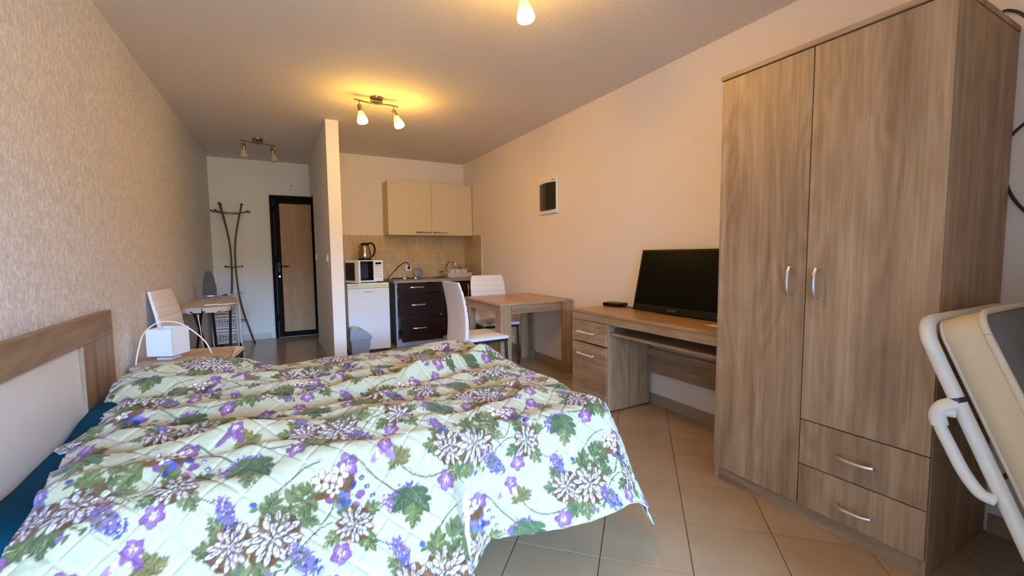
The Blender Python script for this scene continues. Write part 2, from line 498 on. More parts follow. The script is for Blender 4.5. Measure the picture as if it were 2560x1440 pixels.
structure(MB().box(-1.0, 2.7, -4.40, 7.4, ZC, ZC + 0.12).build('ceiling', M['ceiling']), 'stippled off-white ceiling')
structure(MB().prism([(xl(-4.35), -4.35), (xl(7.3), 7.3), (xl(7.3) - 0.12, 7.3), (xl(-4.35) - 0.12, -4.35)], 'z', 0, ZC).build('wall_left', M['wallpaper']), 'pale wallpaper with raised vertical flecks')
structure(MB().box(XR, XR + 0.12, -0.75, 7.3, 0, ZC).build('wall_right', M['wall']), 'smooth cream painted wall')
wall_back = structure(MB().box(XP1, XR, YB, YB + 0.1, 0, ZC).build('wall_back', M['wall']), 'kitchen end wall with travertine tile splashback')
structure(MB().box(-0.9, 1.6, YH, YH + 0.12, 0, ZC).build('wall_hall', M['wall_white']), 'hall end wall')
DOORWAY_Y = 6.63
structure(MB().box(XP0, XP1, YP, DOORWAY_Y, 0, ZC).box(XP0, XP1, DOORWAY_Y, YH, 2.055, ZC).build('wall_partition', M['wall_white']), 'free-standing partition between kitchen and hall')
structure(MB().box(1.55, 1.65, YB + 0.1, YH, 0, ZC).build('wall_bathroom', M['wall_white']))
# behind the camera: an invented bay that ends in the balcony window
structure(MB().box(1.30, 1.42, REAR_Y, -0.02, 0, ZC).box(1.42, XR, -0.14, -0.02, 0, ZC).build('wall_light_block', M['wall_white']))  # unseen, added to keep window light off the wardrobe side and wall
structure(MB().box(-1.0, WIN_X0, REAR_Y - 0.13, REAR_Y, 0, ZC).box(WIN_X1, 1.45, REAR_Y - 0.13, REAR_Y, 0, ZC)
          .box(WIN_X0, WIN_X1, REAR_Y - 0.13, REAR_Y, 0, WIN_Z0).box(WIN_X0, WIN_X1, REAR_Y - 0.13, REAR_Y, WIN_Z1, ZC).build('wall_rear', M['wall_white']))
win = structure(MB().box(WIN_X0, WIN_X0 + 0.05, REAR_Y - 0.1, REAR_Y - 0.04, WIN_Z0, WIN_Z1).box(WIN_X1 - 0.05, WIN_X1, REAR_Y - 0.1, REAR_Y - 0.04, WIN_Z0, WIN_Z1)
                .box(WIN_X0 + 0.05, WIN_X1 - 0.05, REAR_Y - 0.1, REAR_Y - 0.04, WIN_Z0, WIN_Z0 + 0.05).box(WIN_X0 + 0.05, WIN_X1 - 0.05, REAR_Y - 0.1, REAR_Y - 0.04, WIN_Z1 - 0.05, WIN_Z1)
                .box(0.31, 0.37, REAR_Y - 0.1, REAR_Y - 0.04, WIN_Z0 + 0.05, WIN_Z1 - 0.05).build('window_1', M['white_plastic']))
for a, b in ((WIN_X0 + 0.05, 0.31), (0.37, WIN_X1 - 0.05)):
    MB().box(a, b, REAR_Y - 0.074, REAR_Y - 0.068, WIN_Z0 + 0.05, WIN_Z1 - 0.05).build('pane', M['glass'], win)

# skirting
base_r = structure(MB().box(XR - 0.004, XR, 1.43, 5.57, 0, 0.082).build('baseboard_right', M['grout_light']))
for k in range(13):
    y0 = 1.43 + k * 0.333
    if y0 + 0.33 > 5.6: break
    MB().box(XR - 0.011, XR - 0.003, y0 + 0.002, y0 + 0.331, 0.0, 0.08).build('tile', M['skirting'], base_r)
for k in range(3):
    y0 = 0.578 - (k + 1) * 0.333
    MB().box(XR - 0.011, XR - 0.003, y0 + 0.002, y0 + 0.331, 0.0, 0.08).build('tile', M['skirting'], base_r)
structure(MB().box(-0.73, -0.075, YH - 0.012, YH, 0, 0.085).build('baseboard_hall', M['white_skirting'], bevel=0.003))
structure(MB().box(XP0 - 0.010, XP0, YP + 0.01, DOORWAY_Y, 0, 0.03).build('baseboard_partition', M['white_skirting'], bevel=0.002))
structure(MB().prism([(xl(3.1), 3.1), (xl(7.18), 7.18), (xl(7.18) + 0.010, 7.18), (xl(3.1) + 0.010, 3.1)], 'z', 0, 0.08).build('baseboard_left', M['skirting']))

# splashback tiles (20 x 20 cm) on the kitchen wall and its return
for r in range(3):
    z0 = 0.867 + 0.2 * r
    for k in range(10):
        x0 = 0.62 + 0.2 * k
        x1 = min(x0 + 0.2, XR - 0.001)
        x0c = max(x0, XP1 + 0.001)
        if x1 - x0c < 0.02: continue
        MB().box(x0c + 0.0025, x1 - 0.0025, YB - 0.008, YB, z0 + 0.0025, z0 + 0.1975).build('tile', M['splash_tile'], wall_back, bevel=0.001, segs=1)
    for k in range(3):
        y1 = YB - 0.01 - 0.2 * k
        MB().box(XR - 0.008, XR, y1 - 0.1975, y1 - 0.0025, z0 + 0.0025, z0 + 0.1975).build('tile', M['splash_tile'], wall_back, bevel=0.001, segs=1)
MB().box(XP1 + 0.001, XR, YB - 0.004, YB, 0.862, 1.467).box(XR - 0.004, XR, 5.575, YB, 0.862, 1.467).build('grout', M['grout_light'], wall_back)
MB().box(XR - 0.012, XR, 5.568, 5.578, 0.862, 1.474).build('edge_trim', M['cream_plastic'], wall_back)

# ---- entry door
D = structure(bpy.data.objects.new('door_1', None), 'dark framed front door with light wood panel'); C.objects.link(D)
D.location = (0.28, YH, 0)
def dbox(name, x0, x1, y0, y1, z0, z1, m, bevel=0.004, par=None):
    return MB((0.28, YH, 0)).box(x0, x1, y0, y1, z0, z1).build(name, m, par or D, bevel=bevel)
MB((0.28, YH, 0)).box(-0.025, 0.02, YH - 0.045, YH + 0.01, 0, 2.065).box(0.575, 0.62, YH - 0.045, YH + 0.01, 0, 2.065).box(0.02, 0.575, YH - 0.045, YH + 0.01, 2.005, 2.065).build('frame', M['dark_frame'], D, bevel=0.003)
MB((0.28, YH, 0)).box(0.024, 0.095, YH - 0.055, YH - 0.01, 0.012, 2.0).box(0.512, 0.572, YH - 0.055, YH - 0.01, 0.012, 2.0).box(0.095, 0.512, YH - 0.055, YH - 0.01, 1.948, 2.0).box(0.095, 0.512, YH - 0.055, YH - 0.01, 0.012, 0.085).build('leaf_frame', M['dark_frame'], D, bevel=0.003)
dbox('panel', 0.095, 0.512, YH - 0.045, YH - 0.02, 0.085, 1.948, M['door_panel'])
MB((0.28, YH, 0)).tube([(0.06, YH - 0.055, 1.05), (0.06, YH - 0.095, 1.05), (0.075, YH - 0.105, 1.05), (0.185, YH - 0.105, 1.045)], 0.008).box(0.045, 0.075, YH - 0.062, YH - 0.054, 0.96, 1.10).build('handle', M['black_plastic'], D, smooth=True)
MB((0.28, YH, 0)).lathe([(0.012, 0), (0.012, 0.012)], (0.062, YH - 0.055, 0.90), 12, (0, -1, 0)).build('lock', M['silver'], D)
for z in (0.25, 1.1, 1.8):
    MB((0.28, YH, 0)).tube([(0.018, YH - 0.055, z), (0.018, YH - 0.055, z + 0.1)], 0.008).build('hinge', M['black_plastic'], D)
# ---- wall fittings in the hall
jb = thing('doorbell_plate', 'small white plate with curled edge above the front door', 'wall plate', (0.268, YH, 2.16))
MB((0.268, YH, 2.16)).box(0.227, 0.309, YH - 0.01, YH, 2.158, 2.236).build('plate', M['white_plastic'], jb, bevel=0.003)
MB((0.268, YH, 2.16)).tube(spline([(0.232, YH - 0.012, 2.188), (0.25, YH - 0.02, 2.17), (0.28, YH - 0.022, 2.172), (0.304, YH - 0.012, 2.185)]), 0.007).build('curled_strip', M['paper'], jb, smooth=True)
MB((0.268, YH, 2.16)).lathe([(0.012, 0), (0.012, 0.006)], (0.268, YH - 0.01, 2.21), 12, (0, -1, 0)).build('button', M['grey_print'], jb)
def switch(y0, y1, z0, z1, label):
    c = (XP0, (y0 + y1) / 2, (z0 + z1) / 2)
    t = thing('light_switch', label, 'switch', c, 0, 'light switches on the partition')
    MB(c).box(XP0 - 0.009, XP0, y0, y1, z0, z1).build('plate', M['white_plastic'], t, bevel=0.003)
    ro = MB(c).hexa([(XP0 - 0.009, y0 + 0.015, z0 + 0.015), (XP0 - 0.009, y1 - 0.015, z0 + 0.015), (XP0 - 0.009, y1 - 0.015, z1 - 0.015), (XP0 - 0.009, y0 + 0.015, z1 - 0.015)],
                     [(XP0 - 0.02, y0 + 0.018, z0 + 0.018), (XP0 - 0.02, y1 - 0.018, z0 + 0.018), (XP0 - 0.012, y1 - 0.018, z1 - 0.018), (XP0 - 0.012, y0 + 0.018, z1 - 0.018)])
    ro.build('rocker', M['white_plastic'], t, bevel=0.002)
switch(6.36, 6.45, 1.135, 1.235, 'white light switch on the partition nearer the front door')
switch(4.99, 5.075, 1.118, 1.208, 'white light switch close to the partition front edge')

# ---- distribution board on the right wall
c = (XR, 3.857, 1.60)
t = thing('fuse_box', 'white fuse box with smoked cover on the cream wall', 'fuse box', c)
MB(c).box(XR - 0.03, XR, 3.697, 4.018, 1.602, 1.962).build('body', M['white_plastic'], t, bevel=0.006)
pts = [(XR - 0.030 - 0.030 * math.sin(PI * k / 12), 3.705 + 0.305 * k / 12) for k in range(13)]
cv = MB(c).prism(pts + [(XR - 0.029, 4.01), (XR - 0.029, 3.705)], 'z', 1.640, 1.915).build('smoked_cover', M['smoked'], t, smooth=True)
MB(c).box(XR - 0.034, XR - 0.029, 3.700, 4.014, 1.916, 1.958).build('top_strip', M['white_plastic'], t, bevel=0.002)
MB(c).box(XR - 0.034, XR - 0.029, 3.700, 4.014, 1.606, 1.639).build('bottom_strip', M['white_plastic'], t, bevel=0.002)
MB(c).box(XR - 0.0355, XR - 0.0339, 3.722, 3.775, 1.935, 1.942).build('badge', M['nickel'], t)

# ================================================================ CEILING LAMPS
def ceiling_lamp(loc, rotz, lit, label, tilts):
    t = thing('ceiling_lamp', label, 'ceiling lamp', loc, rotz, 'two-headed ceiling lamps')
    MB().lathe([(0.055, 0), (0.055, -0.012), (0.048, -0.02)], (0, 0, 0), 24).build('base', M['nickel'], t, smooth=True)
    MB().box(-0.05, 0.05, -0.02, 0.02, -0.052, -0.02).build('bracket', M['nickel'], t, bevel=0.008)
    bar = spline([(-0.19, 0.0, -0.048), (-0.14, 0.012, -0.046), (-0.07, 0.016, -0.05), (0, 0, -0.056), (0.07, -0.016, -0.05), (0.14, -0.012, -0.046), (0.19, 0.0, -0.048)], 5)
    MB().tube(bar, 0.006, 8).build('bar', M['nickel'], t, smooth=True)
    for k, (sx, tl) in enumerate(((-0.145, tilts[0]), (0.145, tilts[1]))):
        y = 0.012 if sx < 0 else -0.012
        top = Vector((sx, y, -0.048)); piv = Vector((sx, y, -0.086))
        h = MB().tube([top, piv], 0.0045, 8).build('stem', M['nickel'], t)
        ax = Vector((math.sin(tl[0]), math.sin(tl[1]), -1)).normalized()
        MB().lathe([(0.008, -0.006), (0.0165, -0.004), (0.018, 0.0), (0.018, 0.056), (0.0165, 0.058)], piv, 16, ax).build('holder', M['nickel'], t, smooth=True)
        sh = MB((0, 0, 0)).lathe([(0.017, 0.0), (0.022, -0.014), (0.031, -0.038), (0.040, -0.064), (0.0435, -0.082), (0.042, -0.094), (0.036, -0.101), (0.025, -0.105), (0.0, -0.106)], (0, 0, 0), 24, None, False)
        so = sh.build('shade', M['shade_on'] if lit else M['shade_off'], t, smooth=True, loc=piv + ax * 0.05)
        so.rotation_mode = 'QUATERNION'
        so.rotation_quaternion = Vector((0, 0, -1)).rotation_difference(ax)
    return t
ceiling_lamp((0.838, 3.945, ZC), 0.10, True, 'lit two-headed ceiling lamp in front of the kitchen', ((0.16, -0.1), (0.36, -0.12)))
ceiling_lamp((0.974, 1.842, ZC), 0.50, True, 'lit ceiling lamp above the bed, one glowing head in view', ((0.1, 0.0), (0.12, -0.1)))
ceiling_lamp((-0.105, 5.90, ZC), 0.42, False, 'unlit two-headed ceiling lamp in the hall', ((-0.05, 0.0), (0.2, -0.1)))

# ================================================================ WARDROBE
WX, WY0, WY1 = 1.96, 0.585, 1.425
O = (2.26, 1.005, 0)
t = thing('wardrobe', 'tall oak-look wardrobe with two doors and two drawers', 'wardrobe', O)
def P(name, x0, x1, y0, y1, z0, z1, m, par=t, bevel=0.0015, origin=O):
    return MB(origin).box(x0, x1, y0, y1, z0, z1).build(name, m, par, bevel=bevel)
P('side_panel', WX + 0.018, XR - 0.012, WY0, WY0 + 0.018, 0, 2.004, M['oak_z'])
P('side_panel', WX + 0.018, XR - 0.012, WY1 - 0.018, WY1, 0, 2.004, M['oak_z'])
P('top_panel', WX - 0.006, XR - 0.012, WY0 - 0.003, WY1 + 0.003, 2.005, 2.027, M['oak_y'])
P('back_panel', XR - 0.018, XR - 0.0125, WY0 + 0.018, WY1 - 0.018, 0.02, 2.004, M['oak_z'])
P('plinth', WX + 0.024, WX + 0.042, WY0 + 0.018, WY1 - 0.018, 0, 0.072, M['oak_y'])
P('bottom_panel', WX + 0.024, XR - 0.02, WY0 + 0.018, WY1 - 0.018, 0.073, 0.09, M['oak_y'])
def bow_handle(par, c, axis, L, origin, out=(-1, 0, 0), m='silver', name='handle', w=0.0075):
    """flat bowed bar handle; axis 'y' or 'z' or 'x'"""
    out = Vector(out); c = Vector(c)
    d = {'x': Vector((1, 0, 0)), 'y': Vector((0, 1, 0)), 'z': Vector((0, 0, 1))}[axis]
    pts = [c - d * L / 2, c - d * L / 2 + out * 0.02]
    for k in range(1, 8):
        s = -L / 2 + L * k / 8
        pts.append(c + d * s + out * (0.024 + 0.010 * (1 - (2 * s / L) ** 2)))
    pts += [c + d * L / 2 + out * 0.02, c + d * L / 2]
    return MB(origin).tube(pts, w, 8).build(name, M[m], par, smooth=True)
d1 = P('door', WX, WX + 0.017, 1.012, WY1 - 0.004, 0.078, 2.0, M['oak_z'])
bow_handle(d1, (WX, 1.067, 1.047), 'z', 0.115, O)
d2 = P('door', WX, WX + 0.017, WY0 + 0.001, 1.008, 0.458, 2.0, M['oak_z'])
bow_handle(d2, (WX, 0.962, 1.043), 'z', 0.115, O)
d3 = P('drawer', WX, WX + 0.017, WY0 + 0.001, 1.008, 0.262, 0.454, M['oak_z'])
bow_handle(d3, (WX, 0.80, 0.353), 'y', 0.115, O)
d4 = P('drawer', WX, WX + 0.017, WY0 + 0.001, 1.008, 0.078, 0.258, M['oak_z'])
bow_handle(d4, (WX, 0.80, 0.152), 'y', 0.115, O)

# ================================================================ DESK
DX, DY0, DY1 = 2.0885, 1.47, 2.822
O = (2.3, 2.15, 0)
t = thing('computer_desk', 'oak-look desk with drawer unit and keyboard shelf beside the wardrobe', 'desk', O)
def P2(name, x0, x1, y0, y1, z0, z1, m, par=None, bevel=0.0015):
    return MB(O).box(x0, x1, y0, y1, z0, z1).build(name, m, par or t, bevel=bevel)
P2('top', DX - 0.006, XR - 0.03, DY0 - 0.006, DY1 + 0.004, 0.720, 0.741, M['oak_warm_y'], bevel=0.003)
P2('apron', DX, DX + 0.018, DY0, DY1, 0.664, 0.7195, M['oak_y'])
P2('side_panel', DX + 0.019, XR - 0.035, 2.410, 2.428, 0.012, 0.7195, M['oak_z'])
P2('side_panel', DX + 0.019, XR - 0.035, DY1 - 0.018, DY1, 0.012, 0.7195, M['oak_z'])
P2('side_panel', DX + 0.019, XR - 0.035, DY0, DY0 + 0.018, 0.012, 0.7195, M['oak_z'])
P2('cabinet_bottom', DX + 0.02, XR - 0.04, 2.429, DY1 - 0.019, 0.03, 0.048, M['oak_y'])
P2('back_panel', 2.500, 2.516, DY0 + 0.019, 2.409, 0.268, 0.450, M['oak_y'])
P2('keyboard_shelf', DX + 0.03, 2.44, DY0 + 0.032, 2.396, 0.584, 0.602, M['oak_y'])
P2('shelf_runner', DX + 0.06, 2.42, 2.397, 2.4095, 0.603, 0.63, M['silver'])
P2('shelf_runner', DX + 0.06, 2.42, DY0 + 0.0185, DY0 + 0.031, 0.603, 0.63, M['silver'])
dr = P2('drawer', DX, DX + 0.018, 2.413, DY1 - 0.003, 0.496, 0.660, M['oak_y'])
dd = P2('door', DX, DX + 0.018, 2.413, DY1 - 0.003, 0.020, 0.484, M['oak_y'])
for par, z in ((dr, 0.572), (dd, 0.402)):
    MB(O).tube([(DX, 2.55, z), (DX - 0.022, 2.55, z)], 0.005).tube([(DX, 2.72, z), (DX - 0.022, 2.72, z)], 0.005).tube([(DX - 0.024, 2.54, z), (DX - 0.024, 2.733, z)], 0.006).build('handle', M['cream_plastic'], par, smooth=True)
for y in (2.42, DY1 - 0.009, DY0 + 0.009):
    for x in (DX + 0.05, XR - 0.07):
        MB(O).lathe([(0.008, 0), (0.008, 0.012)], (x, y, 0), 10).build('foot', M['black_plastic'], t)

# ---- television leaning on the wall
O = (2.47, 2.1, 0.741)
t = thing('television', 'black flat television leaning back against the wall on the desk', 'television', O)
ang = math.atan2(0.10, 0.45)
def tv_pt(y, h, d):        # h along the screen, d out towards the room
    return (2.415 + math.sin(ang) * h - math.cos(ang) * d, y, 0.7465 + math.cos(ang) * h + math.sin(ang) * d)
def tv_box(name, y0, y1, h0, h1, d0, d1, m, bevel=0.002, par=None):
    vs = [tv_pt(y, h, d) for d in (d0, d1) for h, y in ((h0, y0), (h0, y1), (h1, y1), (h1, y0))]
    return MB(O).add(vs, [(0, 3, 2, 1), (4, 5, 6, 7), (0, 1, 5, 4), (1, 2, 6, 5), (2, 3, 7, 6), (3, 0, 4, 7)]).build(name, m, par or t, bevel=bevel)
TY0, TY1, TH = 1.735, 2.468, 0.462
tv_box('screen', TY0 + 0.018, TY1 - 0.018, 0.048, TH - 0.016, 0.0, 0.0125, M['screen'], 0.0)
tv_box('bezel', TY0, TY1, TH - 0.016, TH, -0.02, 0.016, M['black_plastic'])
tv_box('bezel', TY0, TY1, 0.0, 0.048, -0.02, 0.016, M['black_plastic'], 0.004)
tv_box('bezel', TY0, TY0 + 0.018, 0.048, TH - 0.016, -0.02, 0.016, M['black_plastic'])
tv_box('bezel', TY1 - 0.018, TY1, 0.048, TH - 0.016, -0.02, 0.016, M['black_plastic'])
tv_box('rear_housing', TY0 + 0.03, TY1 - 0.03, 0.03, TH - 0.04, -0.038, -0.0005, M['black_plastic'], 0.008)
# maker mark: ring with tail, then capitals
bx = Matrix(((0, math.sin(ang), -math.cos(ang), 0), (-1, 0, 0, 0), (0, math.cos(ang), math.sin(ang), 0), (0, 0, 0, 1)))
def tv_mark(y, h): return Matrix.Translation(Vector(tv_pt(y, h, 0.0165)) - Vector(O)) @ bx
text_mesh('VEZEE', 0.0155, 'lettering', M['grey_print'], t, tv_mark(2.086, 0.0245))
rg = MB().lathe([(0.0065, 0), (0.0085, 0.0), (0.0085, 0.0008), (0.0065, 0.0008), (0.0065, 0)], (0, 0, 0), 16, None, False).add([(-0.002, -0.007, 0), (0.002, -0.007, 0), (0, -0.0125, 0.0006)], [(0, 1, 2)])
ro = rg.build('logo_ring', M['grey_print'], t, fix=False); ro.matrix_local = tv_mark(2.125, 0.027)
MB(O).tube([tv_pt(TY0 + 0.01, 0.02, 0.016), tv_pt(TY0 + 0.01, 0.02, 0.018)], 0.003).build('standby_light', M['white_plastic'], t)

# ---- set-top box, cable, paper
O = (2.46, 2.73, 0.741)
t = thing('set_top_box', 'small black set-top box at the end of the desk beside the television', 'set-top box', O, 0.17)
MB().box(-0.055, 0.055, -0.085, 0.085, 0.004, 0.032).build('body', M['black_plastic'], t, bevel=0.004)
MB().box(-0.0565, -0.0545, 0.03, 0.07, 0.012, 0.022).build('display', M['black_gloss'], t)
MB().lathe([(0.003, 0), (0.003, 0.002)], (-0.0545, -0.05, 0.014), 8, (-1, 0, 0)).build('indicator', M['silver'], t)
for fx in (-0.04, 0.04):
    for fy in (-0.07, 0.07):
        MB().box(fx - 0.005, fx + 0.005, fy - 0.005, fy + 0.005, 0, 0.004).build('foot', M['black_plastic'], t)
MB().tube(spline([(0.0, -0.085, 0.02), (-0.01, -0.12, 0.016), (-0.02, -0.16, 0.006), (-0.005, -0.20, 0.005)]), 0.003).build('cable', M['black_cord'], t, smooth=True)
O = (2.27, 1.66, 0.7415)
pp = MB(O).add([(2.25, 1.72, 0.7416), (2.235, 1.52, 0.7416), (2.33, 1.50, 0.7416), (2.335, 1.66, 0.7416), (2.25, 1.72, 0.7424), (2.235, 1.52, 0.7424), (2.33, 1.50, 0.7424), (2.335, 1.66, 0.7424)],
               [(0, 3, 2, 1), (4, 5, 6, 7), (0, 1, 5, 4), (1, 2, 6, 5), (2, 3, 7, 6), (3, 0, 4, 7)]).build('paper_sheet', M['paper'])
tag(pp, 'white paper sheet on the desk by the wardrobe', 'paper')

# ---- dark cable on the wall above the folding bed
cb = MB((2.56, 0.5, 1.7)).tube(spline([(2.545, 0.66, 2.037), (2.552, 0.638, 2.100), (2.556, 0.61, 2.097), (2.558, 0.575, 2.060), (2.558, 0.50, 1.95), (2.558, 0.47, 1.82), (2.558, 0.50, 1.70), (2.558, 0.557, 1.655), (2.558, 0.595, 1.604), (2.558, 0.608, 1.529), (2.558, 0.587, 1.416), (2.558, 0.541, 1.325), (2.558, 0.45, 1.22)], 6), 0.0055).build('antenna_cable', M['blue_cord'], smooth=True)
tag(cb, 'dark blue cable looping down the wall past the wardrobe', 'cable')

# ================================================================ KITCHEN
# ---- wall cabinet
O = (1.955, YB, 1.46)
t = thing('wall_cabinet', 'cream two-door wall cabinet above the kitchen worktop', 'cabinet', O)
KX0, KX1, KY, KZ0, KZ1 = 1.352, 2.560, 5.8866, 1.460, 2.178
MB(O).box(KX0, KX1, KY + 0.018, YB - 0.001, KZ0, KZ1).build('body', M['cream_edge'], t, bevel=0.001)
for x0, x1, hx in ((KX0 + 0.001, 1.950, 1.83), (1.954, KX1 - 0.001, 2.075)):
    d = MB(O).box(x0, x1, KY, KY + 0.017, KZ0 + 0.001, KZ1 - 0.001).build('door', M['cream_panel'], t, bevel=0.0015)
    MB(O).tube([(hx - 0.10, KY, 1.5), (hx - 0.10, KY - 0.022, 1.5), (hx, KY - 0.026, 1.499), (hx + 0.10, KY - 0.022, 1.498), (hx + 0.10, KY, 1.498)], [0.012, 0.012, 0.0065, 0.008, 0.008], 8).ball((hx - 0.095, KY - 0.022, 1.5), 0.016).build('handle', M['chrome'], d, smooth=True)

# ---- base cabinets
BY = 5.587
O = (1.66, 5.9, 0)
t = thing('drawer_cabinet', 'dark wenge kitchen base unit with three drawers beside the fridge', 'cabinet', O)
MB(O).box(1.345, 1.363, BY + 0.002, YB - 0.02, 0.0, 0.826).build('side_panel', M['grey_carcass'], t)
MB(O).box(1.342, 1.366, BY - 0.002, BY + 0.0015, 0.0, 0.826).build('side_edging', M['grey_plinth'], t)
MB(O).box(1.947, 1.963, BY + 0.02, YB - 0.02, 0.09, 0.826).build('side_panel', M['grey_carcass'], t)
MB(O).box(1.364, 1.946, BY + 0.03, YB - 0.022, 0.09, 0.106).build('bottom_panel', M['grey_carcass'], t)
MB(O).box(1.364, 1.963, BY + 0.012, BY + 0.028, 0.0, 0.088).build('plinth', M['grey_plinth'], t)
for (x0, x1, z0, z1, dy, tilt, hx, hz, nm) in ((1.385, 1.957, 0.690, 0.812, 0.000, 0.0, 1.62, 0.768, 0), (1.388, 1.958, 0.376, 0.682, -0.012, 0.004, 1.63, 0.54, 1), (1.408, 1.966, 0.062, 0.368, -0.020, 0.006, 1.64, 0.235, 2)):
    ya = BY - 0.018 + dy
    d = MB(O).hexa([(x0, ya - tilt, z0), (x1, ya + tilt, z0), (x1, ya + tilt + 0.018, z0), (x0, ya - tilt + 0.018, z0)], [(x0, ya - tilt, z1), (x1, ya + tilt, z1), (x1, ya + tilt + 0.018, z1), (x0, ya - tilt + 0.018, z1)]).build('drawer', M['wenge'], t, bevel=0.002)
    bow_handle(d, (hx, ya, hz), 'x', 0.17, O, (0, -1, 0), w=0.0105)
MB(O).ball((1.935, BY - 0.033, 0.395), 0.010).build('knob', M['silver'], t, smooth=True)
O = (2.26, 5.9, 0)
t = thing('sink_cabinet', 'dark wenge two-door sink base unit in the kitchen corner', 'cabinet', O)
for px0, px1 in ((1.966, 1.982), (2.544, 2.558)):
    MB(O).box(px0, px1, BY + 0.002, YB - 0.02, 0.09, 0.826).build('side_panel', M['grey_carcass'], t)
MB(O).box(1.983, 2.543, BY + 0.03, YB - 0.022, 0.09, 0.106).build('bottom_panel', M['grey_carcass'], t)
MB(O).box(1.968, 2.558, BY + 0.012, BY + 0.028, 0.0, 0.088).build('plinth', M['grey_plinth'], t)
for x0, x1, hx in ((1.969, 2.262, 2.20), (2.266, 2.556, 2.335)):
    d = MB(O).box(x0, x1, BY - 0.016, BY + 0.001, 0.094, 0.818).build('door', M['wenge'], t, bevel=0.002)
    bow_handle(d, (hx, BY - 0.016, 0.70), 'z', 0.15, O, (0, -1, 0), w=0.009)

# ---- worktop, sink, tap, hob
O = (1.95, 5.9, 0.827)
wt = MB(O).box(1.322, 1.93, 5.567, YB - 0.009, 0.828, 0.866).box(2.44, XR - 0.009, 5.567, YB - 0.009, 0.828, 0.866).box(1.93, 2.44, 5.567, 5.68, 0.828, 0.866).box(1.93, 2.44, 6.09, YB - 0.009, 0.828, 0.866).build('worktop', M['worktop'], bevel=0.003)
tag(wt, 'grey stone-look worktop over the dark kitchen base units', 'worktop')
O = (2.18, 5.88, 0.867)
t = thing('kitchen_sink', 'stainless steel inset sink with drainer in the worktop', 'sink', O)
rim = MB(O)
rim.box(1.80, 1.935, 5.64, 6.12, 0.867, 0.871).box(2.405, 2.46, 5.64, 6.12, 0.867, 0.871).box(1.935, 2.405, 5.64, 5.685, 0.867, 0.871).box(1.935, 2.405, 6.085, 6.12, 0.867, 0.871)
rim.build('rim', M['steel'], t, bevel=0.001)
bw = MB(O)
bw.hexa([(1.96, 5.71, 0.73), (2.38, 5.71, 0.73), (2.38, 6.06, 0.73), (1.96, 6.06, 0.73)], [(1.936, 5.686, 0.8665), (2.404, 5.686, 0.8665), (2.404, 6.084, 0.8665), (1.936, 6.084, 0.8665)])
bw.f = [f for f in bw.f if f != (4, 5, 6, 7)]
bw.build('bowl', M['steel'], t, fix=False)
t = thing('kitchen_tap', 'curved chrome kitchen tap behind the sink', 'tap', (2.20, 6.10, 0.871))
MB().lathe([(0.026, 0), (0.026, 0.01), (0.021, 0.02), (0.021, 0.075), (0.015, 0.085)], (0, 0, 0), 18).build('body', M['chrome'], t, smooth=True)
MB().tube(spline([(0, 0, 0.08), (0.02, -0.01, 0.14), (0.05, -0.03, 0.205), (0.095, -0.05, 0.228), (0.135, -0.068, 0.21), (0.148, -0.075, 0.165)]), 0.011, 10).build('spout', M['chrome'], t, smooth=True)
MB().tube([(-0.005, 0, 0.06), (-0.06, -0.02, 0.075), (-0.095, -0.03, 0.07)], [0.012, 0.008, 0.01], 8).build('lever', M['chrome'], t, smooth=True)
O = (1.56, 5.80, 0.867)
t = thing('hob', 'small built-in hob with two pale knobs in the worktop', 'hob', O)
MB(O).box(1.36, 1.74, 5.62, 6.06, 0.867, 0.872).build('plate', M['steel'], t, bevel=0.002)
for y in (5.96,):
    for x in (1.46, 1.65):
        MB(O).lathe([(0.075, 0), (0.075, 0.008), (0.02, 0.010)], (x, y - 0.04, 0.872), 24).build('burner', M['black_plastic'], t, smooth=True)
for x in (1.50, 1.645):
    MB(O).lathe([(0.017, 0), (0.017, 0.018), (0.012, 0.022)], (x, 5.70, 0.872), 16).build('knob', M['white_plastic'], t, smooth=True)
O = (1.80, 6.13, 0.867)
lid = MB(O).lathe([(0.0, 0.0), (0.066, 0.004), (0.070, 0.010), (0.064, 0.016), (0.02, 0.024), (0.0, 0.024)], (1.80, 6.10, 0.942), 28, (0.15, -1, 0.18), False).build('round_lid', M['grey_lid'], smooth=True)
tag(lid, 'grey round lid propped upright behind the hob', 'lid')
# ---- dish drainer
O = (2.29, 5.74, 0.871)
t = thing('dish_drainer', 'pinkish white plastic dish drainer with three cutlery wells', 'dish drainer', O)
def basket_walls(mb, b, tp, th=0.004):
    """open-topped thin box between bottom loop b and top loop tp"""
    for k in range(4):
        k2 = (k + 1) % 4
        B0, B1, T0, T1 = map(Vector, (b[k], b[k2], tp[k], tp[k2]))
        ctr = (Vector(b[0]) + Vector(b[2])) / 2
        nrm = (B1 - B0).cross(T0 - B0).normalized()
        if nrm.dot(ctr - B0) < 0: nrm = -nrm
        n = nrm * th
        mb.hexa([B0, B1, B1 + n, B0 + n], [T0, T1, T1 + n, T0 + n])
    B = [Vector(q) for q in b]
    up = Vector((0, 0, th))
    mb.hexa(B, [q + up for q in B])
bk = MB(O)
basket_walls(bk, [(2.10, 5.66, 0.872), (2.42, 5.66, 0.872), (2.42, 5.84, 0.872), (2.10, 5.84, 0.872)], [(2.07, 5.63, 0.935), (2.45, 5.63, 0.935), (2.45, 5.88, 0.935), (2.07, 5.88, 0.935)])
bk.build('tray', M['drainer'], t)
